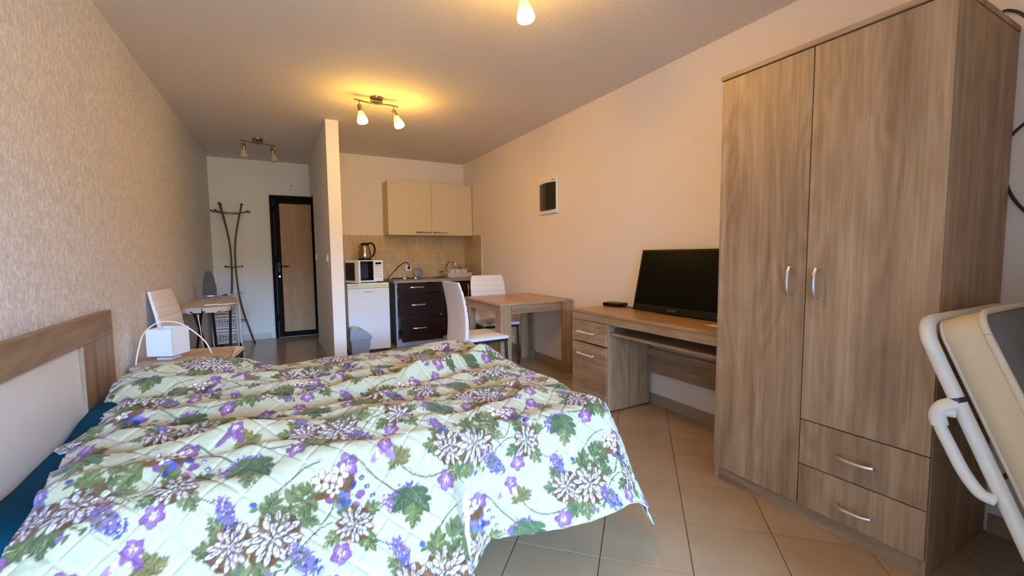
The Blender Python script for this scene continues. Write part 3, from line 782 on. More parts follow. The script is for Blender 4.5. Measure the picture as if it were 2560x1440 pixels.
for k in range(3):
    x0 = 2.165 + k * 0.088
    bk = MB(O)
    basket_walls(bk, [(x0 + 0.006, 5.785, 0.885), (x0 + 0.074, 5.785, 0.885), (x0 + 0.074, 5.845, 0.885), (x0 + 0.006, 5.845, 0.885)], [(x0, 5.78, 0.975), (x0 + 0.080, 5.78, 0.975), (x0 + 0.080, 5.85, 0.975), (x0, 5.85, 0.975)])
    bk.build('cutlery_well', M['drainer'], t)
MB(O).tube([(2.15, 5.775, 0.978), (2.44, 5.775, 0.978), (2.44, 5.855, 0.978), (2.15, 5.855, 0.978), (2.15, 5.775, 0.978)], 0.005, 6).tube([(2.15, 5.775, 0.978), (2.07, 5.63, 0.936)], 0.005, 6).build('rim', M['drainer'], t)
t = thing('soap_bottle', 'grey-green washing-up liquid bottle behind the dish drainer', 'bottle', (2.445, 6.10, 0.867))
MB().lathe([(0.036, 0), (0.040, 0.01), (0.040, 0.075), (0.034, 0.10), (0.02, 0.125), (0.013, 0.135)], (0, 0, 0), 20).build('body', M['soap'], t, smooth=True)
MB().lathe([(0.014, 0.135), (0.014, 0.155), (0.006, 0.16), (0.006, 0.178)], (0, 0, 0), 14).build('cap', M['grey_lid'], t, smooth=True)
# ---- socket with plug and cable above the worktop
t = thing('wall_socket', 'white wall socket above the worktop with a black plug in it', 'socket', (1.687, YB - 0.008, 0.965), 0, 'white wall sockets')
MB().box(-0.041, 0.041, -0.010, 0, 0, 0.082).build('plate', M['white_plastic'], t, bevel=0.003)
t2 = thing('plug_cable', 'black cable arching from the worktop to the socket plug', 'cable', (1.687, 6.16, 1.0))
MB((1.687, 6.16, 1.0)).lathe([(0.019, 0), (0.019, 0.02), (0.010, 0.034)], (1.69, YB - 0.0185, 1.006), 14, (0, -1, 0.2)).build('plug', M['black_plastic'], t2, smooth=True)
MB((1.687, 6.16, 1.0)).tube(spline([(1.69, YB - 0.05, 1.012), (1.68, YB - 0.075, 1.06), (1.62, YB - 0.085, 1.085), (1.53, 6.08, 1.04), (1.42, 6.0, 0.95), (1.33, 5.90, 0.885), (1.27, 5.70, 0.86), (1.20, 5.53, 0.862), (1.10, 5.50, 0.862)]), 0.006, 8).build('cord', M['black_cord'], t2, smooth=True)
ob = thing('wall_socket', 'white wall socket low on the cream wall under the dining table', 'socket', (XR, 4.70, 0.10), 0, 'white wall sockets')
MB().box(-0.010, 0, -0.04, 0.04, 0, 0.08).build('plate', M['white_plastic'], ob, bevel=0.003)
MB().lathe([(0.02, 0), (0.02, 0.003)], (-0.0102, 0, 0.04), 16, (-1, 0, 0)).build('insert', M['white_plastic'], ob)

# ---- fridge
FX0, FX1, FY = 0.749, 1.240, 5.4594
O = (0.995, 5.75, 0)
t = thing('fridge', 'small white under-counter fridge beside the kitchen partition', 'fridge', O)
MB(O).box(FX0 + 0.004, FX1 - 0.004, FY + 0.056, 6.05, 0.03, 0.826).build('body', M['white_enamel'], t, bevel=0.004)
MB(O).box(FX0, FX1, FY + 0.006, 6.05, 0.827, 0.850).build('top', M['white_plastic'], t, bevel=0.005)
d = MB(O).box(FX0, FX1, FY, FY + 0.052, 0.030, 0.788).build('door', M['white_enamel'], t, bevel=0.008, segs=3)
MB(O).box(FX0 + 0.002, FX1 - 0.002, FY + 0.003, FY + 0.052, 0.790, 0.826).build('trim_strip', M['cream_plastic'], t, bevel=0.004)
text_mesh('Whirlpool', 0.026, 'lettering', M['blue_print'], d, Matrix.Translation(Vector((0.985, FY - 0.0008, 0.745)) - Vector(O)) @ Matrix(((1, 0, 0, 0), (0, 0, -1, 0), (0, 1, 0, 0), (0, 0, 0, 1))), shear=0.25)
for x in (FX0 + 0.05, FX1 - 0.05):
    for y in (FY + 0.1, 6.0):
        MB(O).lathe([(0.018, 0), (0.018, 0.03)], (x, y, 0), 12).build('foot', M['black_plastic'], t)

# ---- microwave with its door standing open
MX0, MX1, MY, MZ0, MZ1 = 0.745, 1.190, 5.545, 0.862, 1.128
O = (0.97, 5.72, 0.850)
t = thing('microwave', 'white microwave oven with its black glass door standing open, on the fridge', 'microwave', O)
cx1 = 1.075
mb = MB(O)
mb.box(MX0, MX1, MY, 5.90, MZ1 - 0.012, MZ1).box(MX0, MX1, MY, 5.90, MZ0, MZ0 + 0.018).box(MX0, MX0 + 0.014, MY, 5.90, MZ0 + 0.018, MZ1 - 0.012).box(cx1, MX1, MY + 0.01, 5.90, MZ0 + 0.018, MZ1 - 0.012).box(MX0 + 0.014, cx1, 5.885, 5.90, MZ0 + 0.018, MZ1 - 0.012)
mb.build('housing', M['white_enamel'], t)
mb = MB(O)
mb.box(MX0 + 0.0145, cx1 - 0.0005, MY + 0.012, 5.884, MZ0 + 0.0185, MZ0 + 0.024).box(MX0 + 0.0145, cx1 - 0.0005, MY + 0.012, 5.884, MZ1 - 0.018, MZ1 - 0.0125).box(MX0 + 0.0145, MX0 + 0.02, MY + 0.012, 5.884, MZ0 + 0.024, MZ1 - 0.018).box(cx1 - 0.006, cx1 - 0.0005, MY + 0.012, 5.884, MZ0 + 0.024, MZ1 - 0.018).box(MX0 + 0.02, cx1 - 0.006, 5.878, 5.884, MZ0 + 0.024, MZ1 - 0.018)
mb.build('cavity', M['black_plastic'], t)
MB(O).lathe([(0.125, 0), (0.130, 0.004), (0.130, 0.007), (0.0, 0.007)], (0.91, 5.72, MZ0 + 0.03), 28).build('turntable', M['clear'], t, smooth=True)
pn = MB(O).box(cx1 + 0.002, MX1, MY - 0.004, MY + 0.010, MZ0, MZ1).build('control_panel', M['white_plastic'], t, bevel=0.002)
MB(O).box(1.098, 1.168, MY - 0.0052, MY - 0.0038, 1.076, 1.102).build('display', M['black_gloss'], pn)
for r in range(5):
    for k in range(3):
        if (r, k) == (0, 0) or (r, k) == (4, 2): m_ = M['black_plastic']
        else: m_ = M['grey_print']
        MB(O).box(1.098 + k * 0.026, 1.098 + k * 0.026 + (0.018 if m_ is M['black_plastic'] else 0.011), MY - 0.0055, MY - 0.0038, 1.050 - r * 0.032, 1.058 - r * 0.032).build('button', m_, pn)
for z in (0.93, 1.045):
    MB(O).box(cx1 - 0.006, cx1 + 0.003, MY - 0.008, MY + 0.006, z, z + 0.012).build('latch', M['white_plastic'], t, bevel=0.002)
# door hinged on the left edge, swung out towards the room
hd = Vector((MX0 + 0.006, MY - 0.004, 0)); da = math.radians(-71)
ux = Vector((math.cos(da), math.sin(da), 0)); un = Vector((-ux.y, ux.x, 0)) * -1
def mdoor(name, a0, a1, z0, z1, d0, d1, m, par, bevel=0.0015):
    vs = [hd + ux * a + un * d + Vector((0, 0, z)) for z in (z0, z1) for a, d in ((a0, d0), (a1, d0), (a1, d1), (a0, d1))]
    return MB(O).hexa(vs[:4], vs[4:]).build(name, m, par, bevel=bevel)
md = mdoor('door', 0, 0.328, MZ0 + 0.004, MZ1 - 0.003, -0.012, 0.010, M['white_plastic'], t, 0.003)
mdoor('window', 0.012, 0.235, MZ0 + 0.030, MZ1 - 0.026, 0.0095, 0.0112, M['black_gloss'], md, 0)
mdoor('inner_window', 0.02, 0.31, MZ0 + 0.022, MZ1 - 0.020, -0.0132, -0.0118, M['black_plastic'], md, 0)
mdoor('badge', 0.06, 0.085, MZ0 + 0.040, MZ0 + 0.046, 0.011, 0.0118, M['grey_print'], md, 0)
for x in (MX0 + 0.04, MX1 - 0.04):
    for y in (MY + 0.04, 5.86):
        MB(O).lathe([(0.012, 0), (0.012, 0.012)], (x, y, 0.850), 10).build('foot', M['black_plastic'], t)

# ---- kettle
t = thing('kettle', 'steel electric kettle with black handle on the microwave', 'kettle', (1.005, 5.70, MZ1 + 0.0005))
MB().lathe([(0.078, 0), (0.080, 0.006), (0.078, 0.022), (0.07, 0.026)], (0, 0, 0), 24).build('power_base', M['black_plastic'], t, smooth=True)
MB().lathe([(0.076, 0.027), (0.079, 0.035), (0.076, 0.08), (0.068, 0.13), (0.056, 0.17), (0.050, 0.185)], (0, 0, 0), 28).build('body', M['steel'], t, smooth=True)
MB().lathe([(0.052, 0.185), (0.050, 0.200), (0.036, 0.214), (0.014, 0.220), (0.0, 0.221)], (0, 0, 0), 24).build('lid', M['black_plastic'], t, smooth=True)
MB().tube(spline([(0.035, 0, 0.20), (0.075, -0.005, 0.215), (0.110, -0.008, 0.19), (0.122, -0.01, 0.14), (0.112, -0.01, 0.08), (0.085, -0.008, 0.045), (0.06, -0.004, 0.045)]), [0.012] * 37, 10).build('handle', M['black_plastic'], t, smooth=True)
MB().hexa([(-0.05, -0.018, 0.14), (-0.05, 0.018, 0.14), (-0.06, 0.014, 0.15), (-0.06, -0.014, 0.15)], [(-0.045, -0.022, 0.188), (-0.045, 0.022, 0.188), (-0.084, 0.008, 0.188), (-0.084, -0.008, 0.188)]).build('spout', M['steel'], t, bevel=0.004)

# ---- swing bin
O = (0.835, 5.28, 0)
t = thing('waste_bin', 'grey-blue plastic swing-lid bin in front of the fridge', 'bin', O)
MB(O).hexa([(0.745, 5.20, 0), (0.925, 5.20, 0), (0.925, 5.38, 0), (0.745, 5.38, 0)], [(0.725, 5.175, 0.225), (0.950, 5.175, 0.225), (0.950, 5.405, 0.225), (0.725, 5.405, 0.225)]).build('bucket', M['grey_plastic'], t, bevel=0.012, segs=3)
lidp = [(0.715, 0.215), (0.962, 0.215), (0.962, 0.245), (0.925, 0.285), (0.855, 0.335), (0.80, 0.350), (0.735, 0.350), (0.722, 0.335)]
MB(O).prism(lidp, 'y', 5.168, 5.412).build('lid', M['grey_plastic'], t, bevel=0.008, segs=2)
MB(O).add([(0.745, 5.19, 0.3525), (0.80, 5.19, 0.3525), (0.945, 5.19, 0.272), (0.80, 5.39, 0.3525), (0.745, 5.39, 0.3525), (0.945, 5.39, 0.272), (0.745, 5.19, 0.346), (0.80, 5.19, 0.346), (0.94, 5.19, 0.266), (0.80, 5.39, 0.346), (0.745, 5.39, 0.346), (0.94, 5.39, 0.266)],
           [(0, 1, 3, 4), (1, 2, 5, 3), (6, 10, 9, 7), (7, 9, 11, 8), (0, 6, 7, 1), (1, 7, 8, 2), (4, 3, 9, 10), (3, 5, 11, 9), (2, 8, 11, 5), (0, 4, 10, 6)]).build('flap', M['drainer'], t)

# ================================================================ DINING TABLE AND CHAIRS
TX0, TX1, TY0_, TY1_ = 1.755, 2.555, 3.4413, 4.2793
O = (2.15, 3.86, 0)
t = thing('dining_table', 'square oak-look dining table with thick corner legs against the wall', 'table', O)
MB(O).box(TX0, TX1, TY0_, TY1_, 0.716, 0.738).build('top', M['oak_table'], t, bevel=0.002)
a = 0.014
for x0, x1, y0, y1, nm, mm in ((TX0 + a + 0.11, TX1 - a - 0.11, TY0_ + a, TY0_ + a + 0.018, 'apron', 'oak_x'), (TX0 + a + 0.11, TX1 - a - 0.11, TY1_ - a - 0.018, TY1_ - a, 'apron', 'oak_x'),
                           (TX0 + a, TX0 + a + 0.018, TY0_ + a + 0.11, TY1_ - a - 0.11, 'apron', 'oak_y'), (TX1 - a - 0.018, TX1 - a, TY0_ + a + 0.11, TY1_ - a - 0.11, 'apron', 'oak_y')):
    MB(O).box(x0, x1, y0, y1, 0.635, 0.7155).build(nm, M[mm], t, bevel=0.001)
for sx in (0, 1):
    for sy in (0, 1):
        x0 = TX0 + 0.006 if sx == 0 else TX1 - 0.006; y0 = TY0_ + 0.006 if sy == 0 else TY1_ - 0.006
        dx = 1 if sx == 0 else -1; dy = 1 if sy == 0 else -1
        L = [(x0, y0), (x0 + dx * 0.11, y0), (x0 + dx * 0.11, y0 + dy * 0.022), (x0 + dx * 0.022, y0 + dy * 0.022), (x0 + dx * 0.022, y0 + dy * 0.11), (x0, y0 + dy * 0.11)]
        MB(O).prism(L, 'z', 0.0, 0.7155).build('leg', M['oak_z'], t, bevel=0.001)

def make_chair(loc, rotz, label):
    """high-backed leatherette chair; front faces local +x"""
    t = thing('dining_chair', label, 'chair', loc, rotz, 'white high-backed leatherette chairs')
    # back: profile in x-z with seams, width along y
    prof_f = []; prof_b = []
    N = 44
    for k in range(N + 1):
        z = 0.40 + (0.945 - 0.40) * k / N
        s = (z - 0.40) / 0.545
        x = -0.19 - 0.052 * s ** 1.4 + 0.026 * math.sin(PI * s)
        th = 0.052 - 0.020 * s
        g = 0.0
        for zs in (0.70, 0.76, 0.82, 0.88):
            g = max(g, 0.006 * math.exp(-((z - zs) / 0.005) ** 2))
        prof_f.append((x + th / 2 - g, z)); prof_b.append((x - th / 2, z))
    rows = []
    W = 9
    def wid(z): return 0.205 - 0.022 * max(0, (z - 0.80) / 0.145) ** 2
    mb = MB()
    Pf = [[(x - 0.008 * (abs(j / W * 2 - 1)) ** 4, wid(z) * (j / W * 2 - 1), z) for j in range(W + 1)] for x, z in prof_f]
    Pb = [[(x + 0.008 * (abs(j / W * 2 - 1)) ** 4, wid(z) * (j / W * 2 - 1), z) for j in range(W + 1)] for x, z in prof_b]
    mb.grid(Pf); mb.grid([list(reversed(r)) for r in Pb])
    for side in (0, -1):
        mb.grid([[Pf[k][side], Pb[k][side]] for k in range(N + 1)])
    mb.grid([Pf[-1], Pb[-1]]); mb.grid([Pf[0], Pb[0]])
    bm_o = mb.build('backrest', M['white_leather'], t, smooth=True)
    seat = MB()
    G = []
    for i in range(11):
        row = []
        for j in range(11):
            u = i / 10 * 2 - 1; v = j / 10 * 2 - 1
            row.append((0.02 + 0.205 * u, 0.205 * v, 0.472 - 0.018 * max(abs(u), abs(v)) ** 6 + 0.004 * (1 - u * u) * (1 - v * v)))
        G.append(row)
    seat.grid(G)
    low = [[(p[0], p[1], 0.428) for p in row] for row in G]
    seat.grid([list(reversed(r)) for r in low])
    for e in (0, -1):
        seat.grid([G[e], low[e]]); seat.grid([[r[e] for r in G], [r[e] for r in low]])
    seat.build('seat', M['white_leather'], t, smooth=True)
    MB().box(-0.185, 0.222, -0.204, -0.182, 0.402, 0.4275).box(-0.185, 0.222, 0.182, 0.204, 0.402, 0.4275).box(0.2, 0.222, -0.182, 0.182, 0.402, 0.4275).box(-0.185, -0.163, -0.182, 0.182, 0.402, 0.4275).build('seat_frame', M['dark_tube'], t, bevel=0.003)
    for sx, sy in ((1, 1), (1, -1), (-1, 1), (-1, -1)):
        x = 0.207 if sx > 0 else -0.178
        MB().tube([(x, 0.19 * sy, 0.41), (x + 0.012 * sx, 0.198 * sy, 0.01)], 0.0125, 10).build('leg', M['dark_tube'], t, smooth=True)
        MB().lathe([(0.014, 0), (0.014, 0.014)], (x + 0.012 * sx, 0.198 * sy, 0), 10).build('foot_cap', M['black_plastic'], t)
    return t
make_chair((1.592, 3.61, 0), 0.02, 'white high-backed chair at the left side of the dining table, back to the room')
make_chair((2.12, 4.30, 0), -PI / 2 - 0.10, 'white high-backed chair behind the dining table, facing the camera')
make_chair((-0.50, 3.95, 0), -0.15, 'white high-backed chair against the wallpapered wall behind the bedside lamp')

# ================================================================ BED
HX = -0.745
O = (0.25, 2.1, 0)
t = thing('bed', 'double bed with grey oak headboard framing white panels', 'bed', O)
hb = MB(O).box(HX - 0.030, HX - 0.012, 1.25, 2.93, 0.06, 0.30).build('headboard', M['oak_head_y'], t, bevel=0.001)
MB(O).box(HX - 0.034, HX, 1.232, 2.929, 0.797, 0.914).build('top_rail', M['oak_head_y'], hb, bevel=0.002)
MB(O).box(HX - 0.034, HX, 2.530, 2.929, 0.06, 0.7965).build('stile', M['oak_head_z'], hb, bevel=0.002)
MB(O).box(HX - 0.034, HX, 1.232, 1.630, 0.06, 0.7965).build('stile', M['oak_head_z'], hb, bevel=0.002)
MB(O).box(HX - 0.034, HX - 0.016, 1.631, 2.529, 0.301, 0.7965).build('white_panel', M['white_panel'], hb)
MB(O).box(HX + 0.001, 1.255, 2.868, 2.890, 0.20, 0.30).build('side_rail', M['oak_head_y'], t, bevel=0.002)
MB(O).box(HX + 0.001, 1.255, 1.380, 1.402, 0.20, 0.30).build('side_rail', M['oak_head_y'], t, bevel=0.002)
MB(O).box(1.233, 1.255, 1.402, 2.868, 0.20, 0.30).build('foot_rail', M['oak_head_y'], t, bevel=0.002)
MB(O).box(HX + 0.002, 1.232, 1.403, 2.867, 0.22, 0.235).build('slat_base', M['oak_head_y'], t)
for x in (-0.70, 1.02):
    for y in (1.60, 2.80):
        MB(O).box(x - 0.022, x + 0.022, y - 0.022, y + 0.022, 0, 0.2195).build('leg', M['dark_frame'], t)
# mattress under a teal fitted sheet
O = (0.25, 2.13, 0.235)
n1, n2 = 60, 44
mx0, mx1, my0, my1 = HX + 0.004, 1.225, 1.405, 2.862
def mat_pt(u, v):
    x = mx0 + (mx1 - mx0) * u; y = my0 + (my1 - my0) * v
    ex = min(u, 1 - u) * (mx1 - mx0); ey = min(v, 1 - v) * (my1 - my0)
    e = min(ex, ey)
    z = 0.512 - 0.05 * math.exp(-e / 0.03)
    z += 0.045 * math.exp(-((x - (HX + 0.05)) / 0.12) ** 2) * math.exp(-((y - 2.45) / 0.16) ** 2)
    z += 0.006 * math.sin(9 * x + 4 * y) * math.sin(13 * y)
    return (x, y, z)
G = [[mat_pt(i / n1, j / n2) for j in range(n2 + 1)] for i in range(n1 + 1)]
mb = MB(O); mb.grid(G)
lo = [[(p[0], p[1], 0.2365) for p in r] for r in G]
for e in (0, -1):
    mb.grid([G[e], lo[e]]); mb.grid([[r[e] for r in G], [r[e] for r in lo]])
mb.add([lo[0][0], lo[0][-1], lo[-1][-1], lo[-1][0]], [(0, 1, 2, 3)])
mo = mb.build('mattress', M['teal'], smooth=True)
tag(mo, 'mattress in a teal fitted sheet showing between headboard and quilt', 'mattress')

# ---- bedside table and lamp
NZ = 0.54
O = (-0.50, 3.44, 0)
t = thing('bedside_table', 'oak-look bedside table beyond the bed under the white lamp', 'bedside table', O)
NX0, NX1, NY0, NY1 = -0.765, -0.276, 3.235, 3.650
MB(O).box(NX0, NX1, NY0, NY1, NZ - 0.02, NZ).build('top', M['oak_pale'], t, bevel=0.002)
MB(O).box(NX0 + 0.01, NX1 - 0.02, NY0 + 0.01, NY0 + 0.028, 0.0, NZ - 0.0205).build('side_panel', M['oak_z'], t, bevel=0.001)
MB(O).box(NX0 + 0.01, NX1 - 0.02, NY1 - 0.028, NY1 - 0.01, 0.0, NZ - 0.0205).build('side_panel', M['oak_z'], t, bevel=0.001)
MB(O).box(NX0 + 0.01, NX0 + 0.02, NY0 + 0.029, NY1 - 0.029, 0.05, NZ - 0.0205).build('back_panel', M['oak_z'], t)
MB(O).box(NX0 + 0.021, NX1 - 0.04, NY0 + 0.029, NY1 - 0.029, 0.06, 0.078).build('bottom_panel', M['oak_y'], t)
for z0, z1 in ((0.08, 0.285), (0.29, 0.515)):
    d = MB(O).box(NX1 - 0.038, NX1 - 0.021, NY0 + 0.030, NY1 - 0.030, z0, z1).build('drawer', M['oak_y'], t, bevel=0.001)
    bow_handle(d, (NX1 - 0.021, 3.44, (z0 + z1) / 2), 'y', 0.11, O, (1, 0, 0))
t = thing('bedside_lamp', 'white square-shaded table lamp with a white cord on the bedside table', 'lamp', (-0.612, 3.44, NZ), -0.45)
MB().box(-0.045, 0.045, -0.045, 0.045, 0, 0.012).build('base', M['white_plastic'], t, bevel=0.002)
MB().lathe([(0.008, 0.012), (0.008, 0.10)], (0, 0, 0), 12).build('stem', M['silver'], t)
sh = MB(); sl = [(-0.078, -0.078), (0.078, -0.078), (0.078, 0.078), (-0.078, 0.078)]
for k in range(4):
    a_, b_ = Vector(sl[k]), Vector(sl[(k + 1) % 4])
    n_ = Vector((-(b_ - a_).y, (b_ - a_).x)).normalized() * 0.003
    sh.hexa([(a_.x, a_.y, 0.028), (b_.x, b_.y, 0.028), (b_.x + n_.x, b_.y + n_.y, 0.028), (a_.x + n_.x, a_.y + n_.y, 0.028)],
            [(a_.x, a_.y, 0.195), (b_.x, b_.y, 0.195), (b_.x + n_.x, b_.y + n_.y, 0.195), (a_.x + n_.x, a_.y + n_.y, 0.195)])
so = sh.build('shade', M['lampshade'], t, bevel=0.001)
MB().box(-0.075, 0.075, -0.004, 0.004, 0.10, 0.104).build('shade_bar', M['silver'], t)
MB().tube(spline([(0.20, 0.10, 0.006), (0.165, 0.09, 0.09), (0.09, 0.07, 0.175), (0.02, 0.05, 0.222), (-0.07, 0.02, 0.226), (-0.10, -0.06, 0.17), (-0.085, -0.13, 0.08), (-0.08, -0.165, -0.02), (-0.07, -0.19, -0.16)]), 0.0042, 8).build('cord', M['white_cord'], t, smooth=True)

# ================================================================ HALL CORNER
# ---- ironing board (long axis along y)
BZ = 0.76
O = (-0.55, 5.05, 0)
t = thing('ironing_board', 'ironing board with crumpled pale cover along the wallpapered wall', 'ironing board', O)
def outline(y):     # half width
    s = (y - 4.40) / 1.32
    if s < 0.10: return 0.185 * math.sqrt(max(0, 1 - ((0.10 - s) / 0.10) ** 2)) * 0.55 + 0.185 * 0.45 * (s / 0.10) ** 0.5
    if s < 0.55: return 0.185
    return 0.185 * math.sqrt(max(0.0, 1 - ((s - 0.55) / 0.46) ** 2))
NB = 70
topg = []; skirt = []
for i in range(NB + 1):
    y = 4.40 + 1.32 * i / NB
    w = outline(y)
    xc = -0.548 + 0.01 * (y - 4.4)
    row = []
    for j in range(13):
        v = j / 12 * 2 - 1
        row.append((xc + w * v, y, BZ - 0.004 * abs(v) ** 4 + 0.0025 * math.sin(31 * y + 9 * v) * math.cos(17 * v + 3)))
    topg.append(row)
mb = MB(O); mb.grid(topg)
def ruffle(edge, sgn):
    rows = []
    for k, dz in enumerate((0, 0.012, 0.026, 0.04)):
        r = []
        for i, p in enumerate(edge):
            wv = 0.006 * math.sin(i * 1.9) * k / 3
            r.append((p[0] + sgn * (0.004 + wv) * (1 if k else 0), p[1] + (0.002 * math.cos(i * 1.7) * k), p[2] - dz - 0.006 * math.sin(i * 2.3) * k / 3))
        rows.append(r)
    return rows
mb.grid(ruffle([r[0] for r in topg], -1)); mb.grid(ruffle([r[-1] for r in topg], 1))
fr = topg[0]
mb.grid([[(p[0], p[1] - (0.006 + 0.004 * math.sin(j * 2.1)) * (1 if k else 0), p[2] - dz - 0.005 * math.sin(j * 1.7) * k) for j, p in enumerate(fr)] for k, dz in enumerate((0, 0.018, 0.036))])
mb.build('cover', M['board_cover'], t, smooth=True)
mb = MB(O)
pl_ = [(r[0][0] + 0.006, r[0][1]) for r in topg[2:-1]] + [(r[-1][0] - 0.006, r[-1][1]) for r in reversed(topg[2:-1])]
mb.prism(pl_, 'z', BZ - 0.026, BZ - 0.008).build('board', M['grey_carcass'], t)
for a_, b_, sx in (((-0.64, 4.62, BZ - 0.03), (-0.585, 5.30, 0.018), 0), ((-0.50, 4.62, BZ - 0.03), (-0.545, 5.30, 0.018), 0), ((-0.655, 5.36, BZ - 0.03), (-0.69, 4.72, 0.018), 1), ((-0.42, 5.36, BZ - 0.03), (-0.40, 4.72, 0.018), 1)):
    MB(O).tube([a_, b_], 0.012, 8).build('leg', M['dark_tube'], t, smooth=True)
MB(O).tube([(-0.70, 4.72, 0.014), (-0.39, 4.72, 0.014)], 0.012, 8).build('foot_bar', M['dark_tube'], t, smooth=True)
MB(O).tube([(-0.66, 5.30, 0.014), (-0.47, 5.30, 0.014)], 0.012, 8).build('foot_bar', M['dark_tube'], t, smooth=True)
MB(O).tube(spline([(-0.63, 4.41, BZ - 0.03), (-0.60, 4.385, BZ - 0.045), (-0.55, 4.38, BZ - 0.045), (-0.53, 4.40, BZ - 0.03)]), 0.005, 6).build('tie_hook', M['black_plastic'], t, smooth=True)
MB(O).tube(spline([(-0.72, 4.43, BZ - 0.04), (-0.715, 4.42, 0.6), (-0.69, 4.44, 0.48), (-0.67, 4.46, 0.36), (-0.685, 4.48, 0.2)]), 0.003, 6).tube(spline([(-0.575, 4.385, BZ - 0.05), (-0.56, 4.38, 0.55), (-0.548, 4.40, 0.35), (-0.55, 4.42, 0.1)]), 0.003, 6).build('tape', M['white_cord'], t, smooth=True)
# ---- steam iron standing on its heel
O = (-0.612, 5.55, BZ)
t = thing('steam_iron', 'navy steam iron standing on its heel with the grey soleplate showing', 'iron', O, 0.10)
def sole(z):        # half width of the plate at height z
    s = min(1, max(0, (z - 0.03) / 0.255))
    return 0.062 * math.sqrt(max(0, 1 - s ** 2.3)) * (0.93 + 0.07 * math.sin(PI * min(1, s * 2)))
rows_f, rows_b = [], []
for k in range(25):
    z = 0.03 + 0.255 * (k / 24)
    w = max(0.0015, sole(z))
    rows_f.append([(w * (j / 6 * 2 - 1), -0.032 + 0.02 * (z / 0.285), z) for j in range(7)])
    rows_b.append([(w * (j / 6 * 2 - 1), -0.024 + 0.02 * (z / 0.285), z) for j in range(7)])
mb = MB(); mb.grid(rows_f); mb.grid([list(reversed(r)) for r in rows_b])
for e in (0, -1): mb.grid([[a_[e], b_[e]] for a_, b_ in zip(rows_f, rows_b)])
mb.grid([rows_f[0], rows_b[0]])
mb.build('soleplate', M['iron_sole'], t, smooth=True)
rows = []
for k in range(20):
    z = 0.0 + 0.265 * (k / 19)
    w = 0.062 if z < 0.04 else max(0.004, sole(z) * 1.04)
    d_ = 0.085 * (1 - 0.62 * (z / 0.265))
    y0 = -0.024 + 0.02 * (z / 0.285) if z > 0.03 else -0.03
    rows.append([(w * math.cos(a_) , y0 + d_ * max(0.0, math.sin(a_)), z) for a_ in [PI * q / 12 for q in range(13)]])
mb = MB(); mb.grid(rows)
mb.grid([[r[0], r[-1]] for r in rows])
mb.add(rows[0], [tuple(range(13))]); mb.add(rows[-1], [tuple(range(13))])
mb.build('body', M['iron_blue'], t, smooth=True)
MB().tube(spline([(0, 0.045, 0.02), (0, 0.10, 0.04), (0, 0.115, 0.11), (0, 0.09, 0.17), (0, 0.04, 0.20)]), 0.014, 8).build('handle', M['iron_blue'], t, smooth=True)
MB().box(-0.022, 0.036, -0.0318, -0.0300, 0.010, 0.022).build('rating_label', M['paper'], t)
MB().tube(spline([(0.02, 0.06, 0.02), (0.06, 0.0, 0.008), (0.12, -0.25, 0.008), (0.10, -0.6, 0.008), (0.05, -0.95, 0.009), (-0.03, -1.02, 0.010), (0.0, -1.03, 0.010), (0.12, -1.05, 0.010), (0.20, -0.98, 0.008), (0.225, -0.80, 0.0), (0.23, -0.74, -0.12), (0.235, -0.7, -0.35), (0.25, -0.66, -0.55), (0.25, -0.60, -0.66)], 8), 0.0042, 7).build('cord', M['white_cord'], t, smooth=True)

# ---- laundry trolley
O = (-0.565, 6.55, 0)
t = thing('laundry_trolley', 'white three-basket laundry trolley on castors by the coat stand', 'trolley', O)
LX0, LX1, LY0, LY1 = -0.685, -0.450, 6.40, 6.72
def lattice(mb, b, tp, nu, nv, r=0.0045):
    B = [Vector(q) for q in b]; T = [Vector(q) for q in tp]
    for k in range(4):
        k2 = (k + 1) % 4
        for i in range(nu + 1):
            s = i / nu
            mb.tube([B[k].lerp(B[k2], s), T[k].lerp(T[k2], s)], r, 4, False)
        for j in range(nv + 1):
            s = j / nv
            mb.tube([B[k].lerp(T[k], s), B[k2].lerp(T[k2], s)], r, 4, False)
    for i in range(nu + 1):
        s = i / nu
        mb.tube([B[0].lerp(B[1], s), B[3].lerp(B[2], s)], r, 4, False)
        mb.tube([B[0].lerp(B[3], s), B[1].lerp(B[2], s)], r, 4, False)
for z0, z1 in ((0.115, 0.275), (0.305, 0.460), (0.495, 0.640)):
    mb = MB(O)
    lattice(mb, [(LX0 + 0.02, LY0 + 0.02, z0), (LX1 - 0.02, LY0 + 0.02, z0), (LX1 - 0.02, LY1 - 0.02, z0), (LX0 + 0.02, LY1 - 0.02, z0)],
            [(LX0, LY0, z1), (LX1 - 0.01, LY0, z1), (LX1 - 0.01, LY1, z1), (LX0, LY1, z1)], 7, 5)
    bo = mb.build('basket', M['white_plastic'], t)
    mb = MB(O)
    lp = [(LX0, LY0, z1), (LX1 - 0.01, LY0, z1), (LX1 - 0.01, LY1, z1), (LX0, LY1, z1), (LX0, LY0, z1)]
    mb.tube(lp, 0.013, 6, False)
    mb.tube([(p[0] * 0.985 + O[0] * 0.015, p[1], z1 - 0.04) for p in lp], 0.008, 5, False)
    mb.tube([(p[0] * 0.96 + O[0] * 0.04, p[1], z0 + 0.004) for p in lp], 0.010, 5, False)
    mb.build('rim', M['white_plastic'], bo, smooth=True)
for y in (LY0 + 0.02, LY1 - 0.02):
    MB(O).tube(spline([(LX1 + 0.012, y, 0.055), (LX1 + 0.006, y, 0.35), (LX1, y, 0.63), (LX1 - 0.012, y, 0.685), (LX1 - 0.06, y, 0.70), (LX0 + 0.05, y, 0.70), (LX0 + 0.004, y, 0.68), (LX0 - 0.006, y, 0.62), (LX0 - 0.01, y, 0.35), (LX0 - 0.012, y, 0.055)], 5), 0.0085, 8).build('side_frame', M['white_enamel'], t, smooth=True)
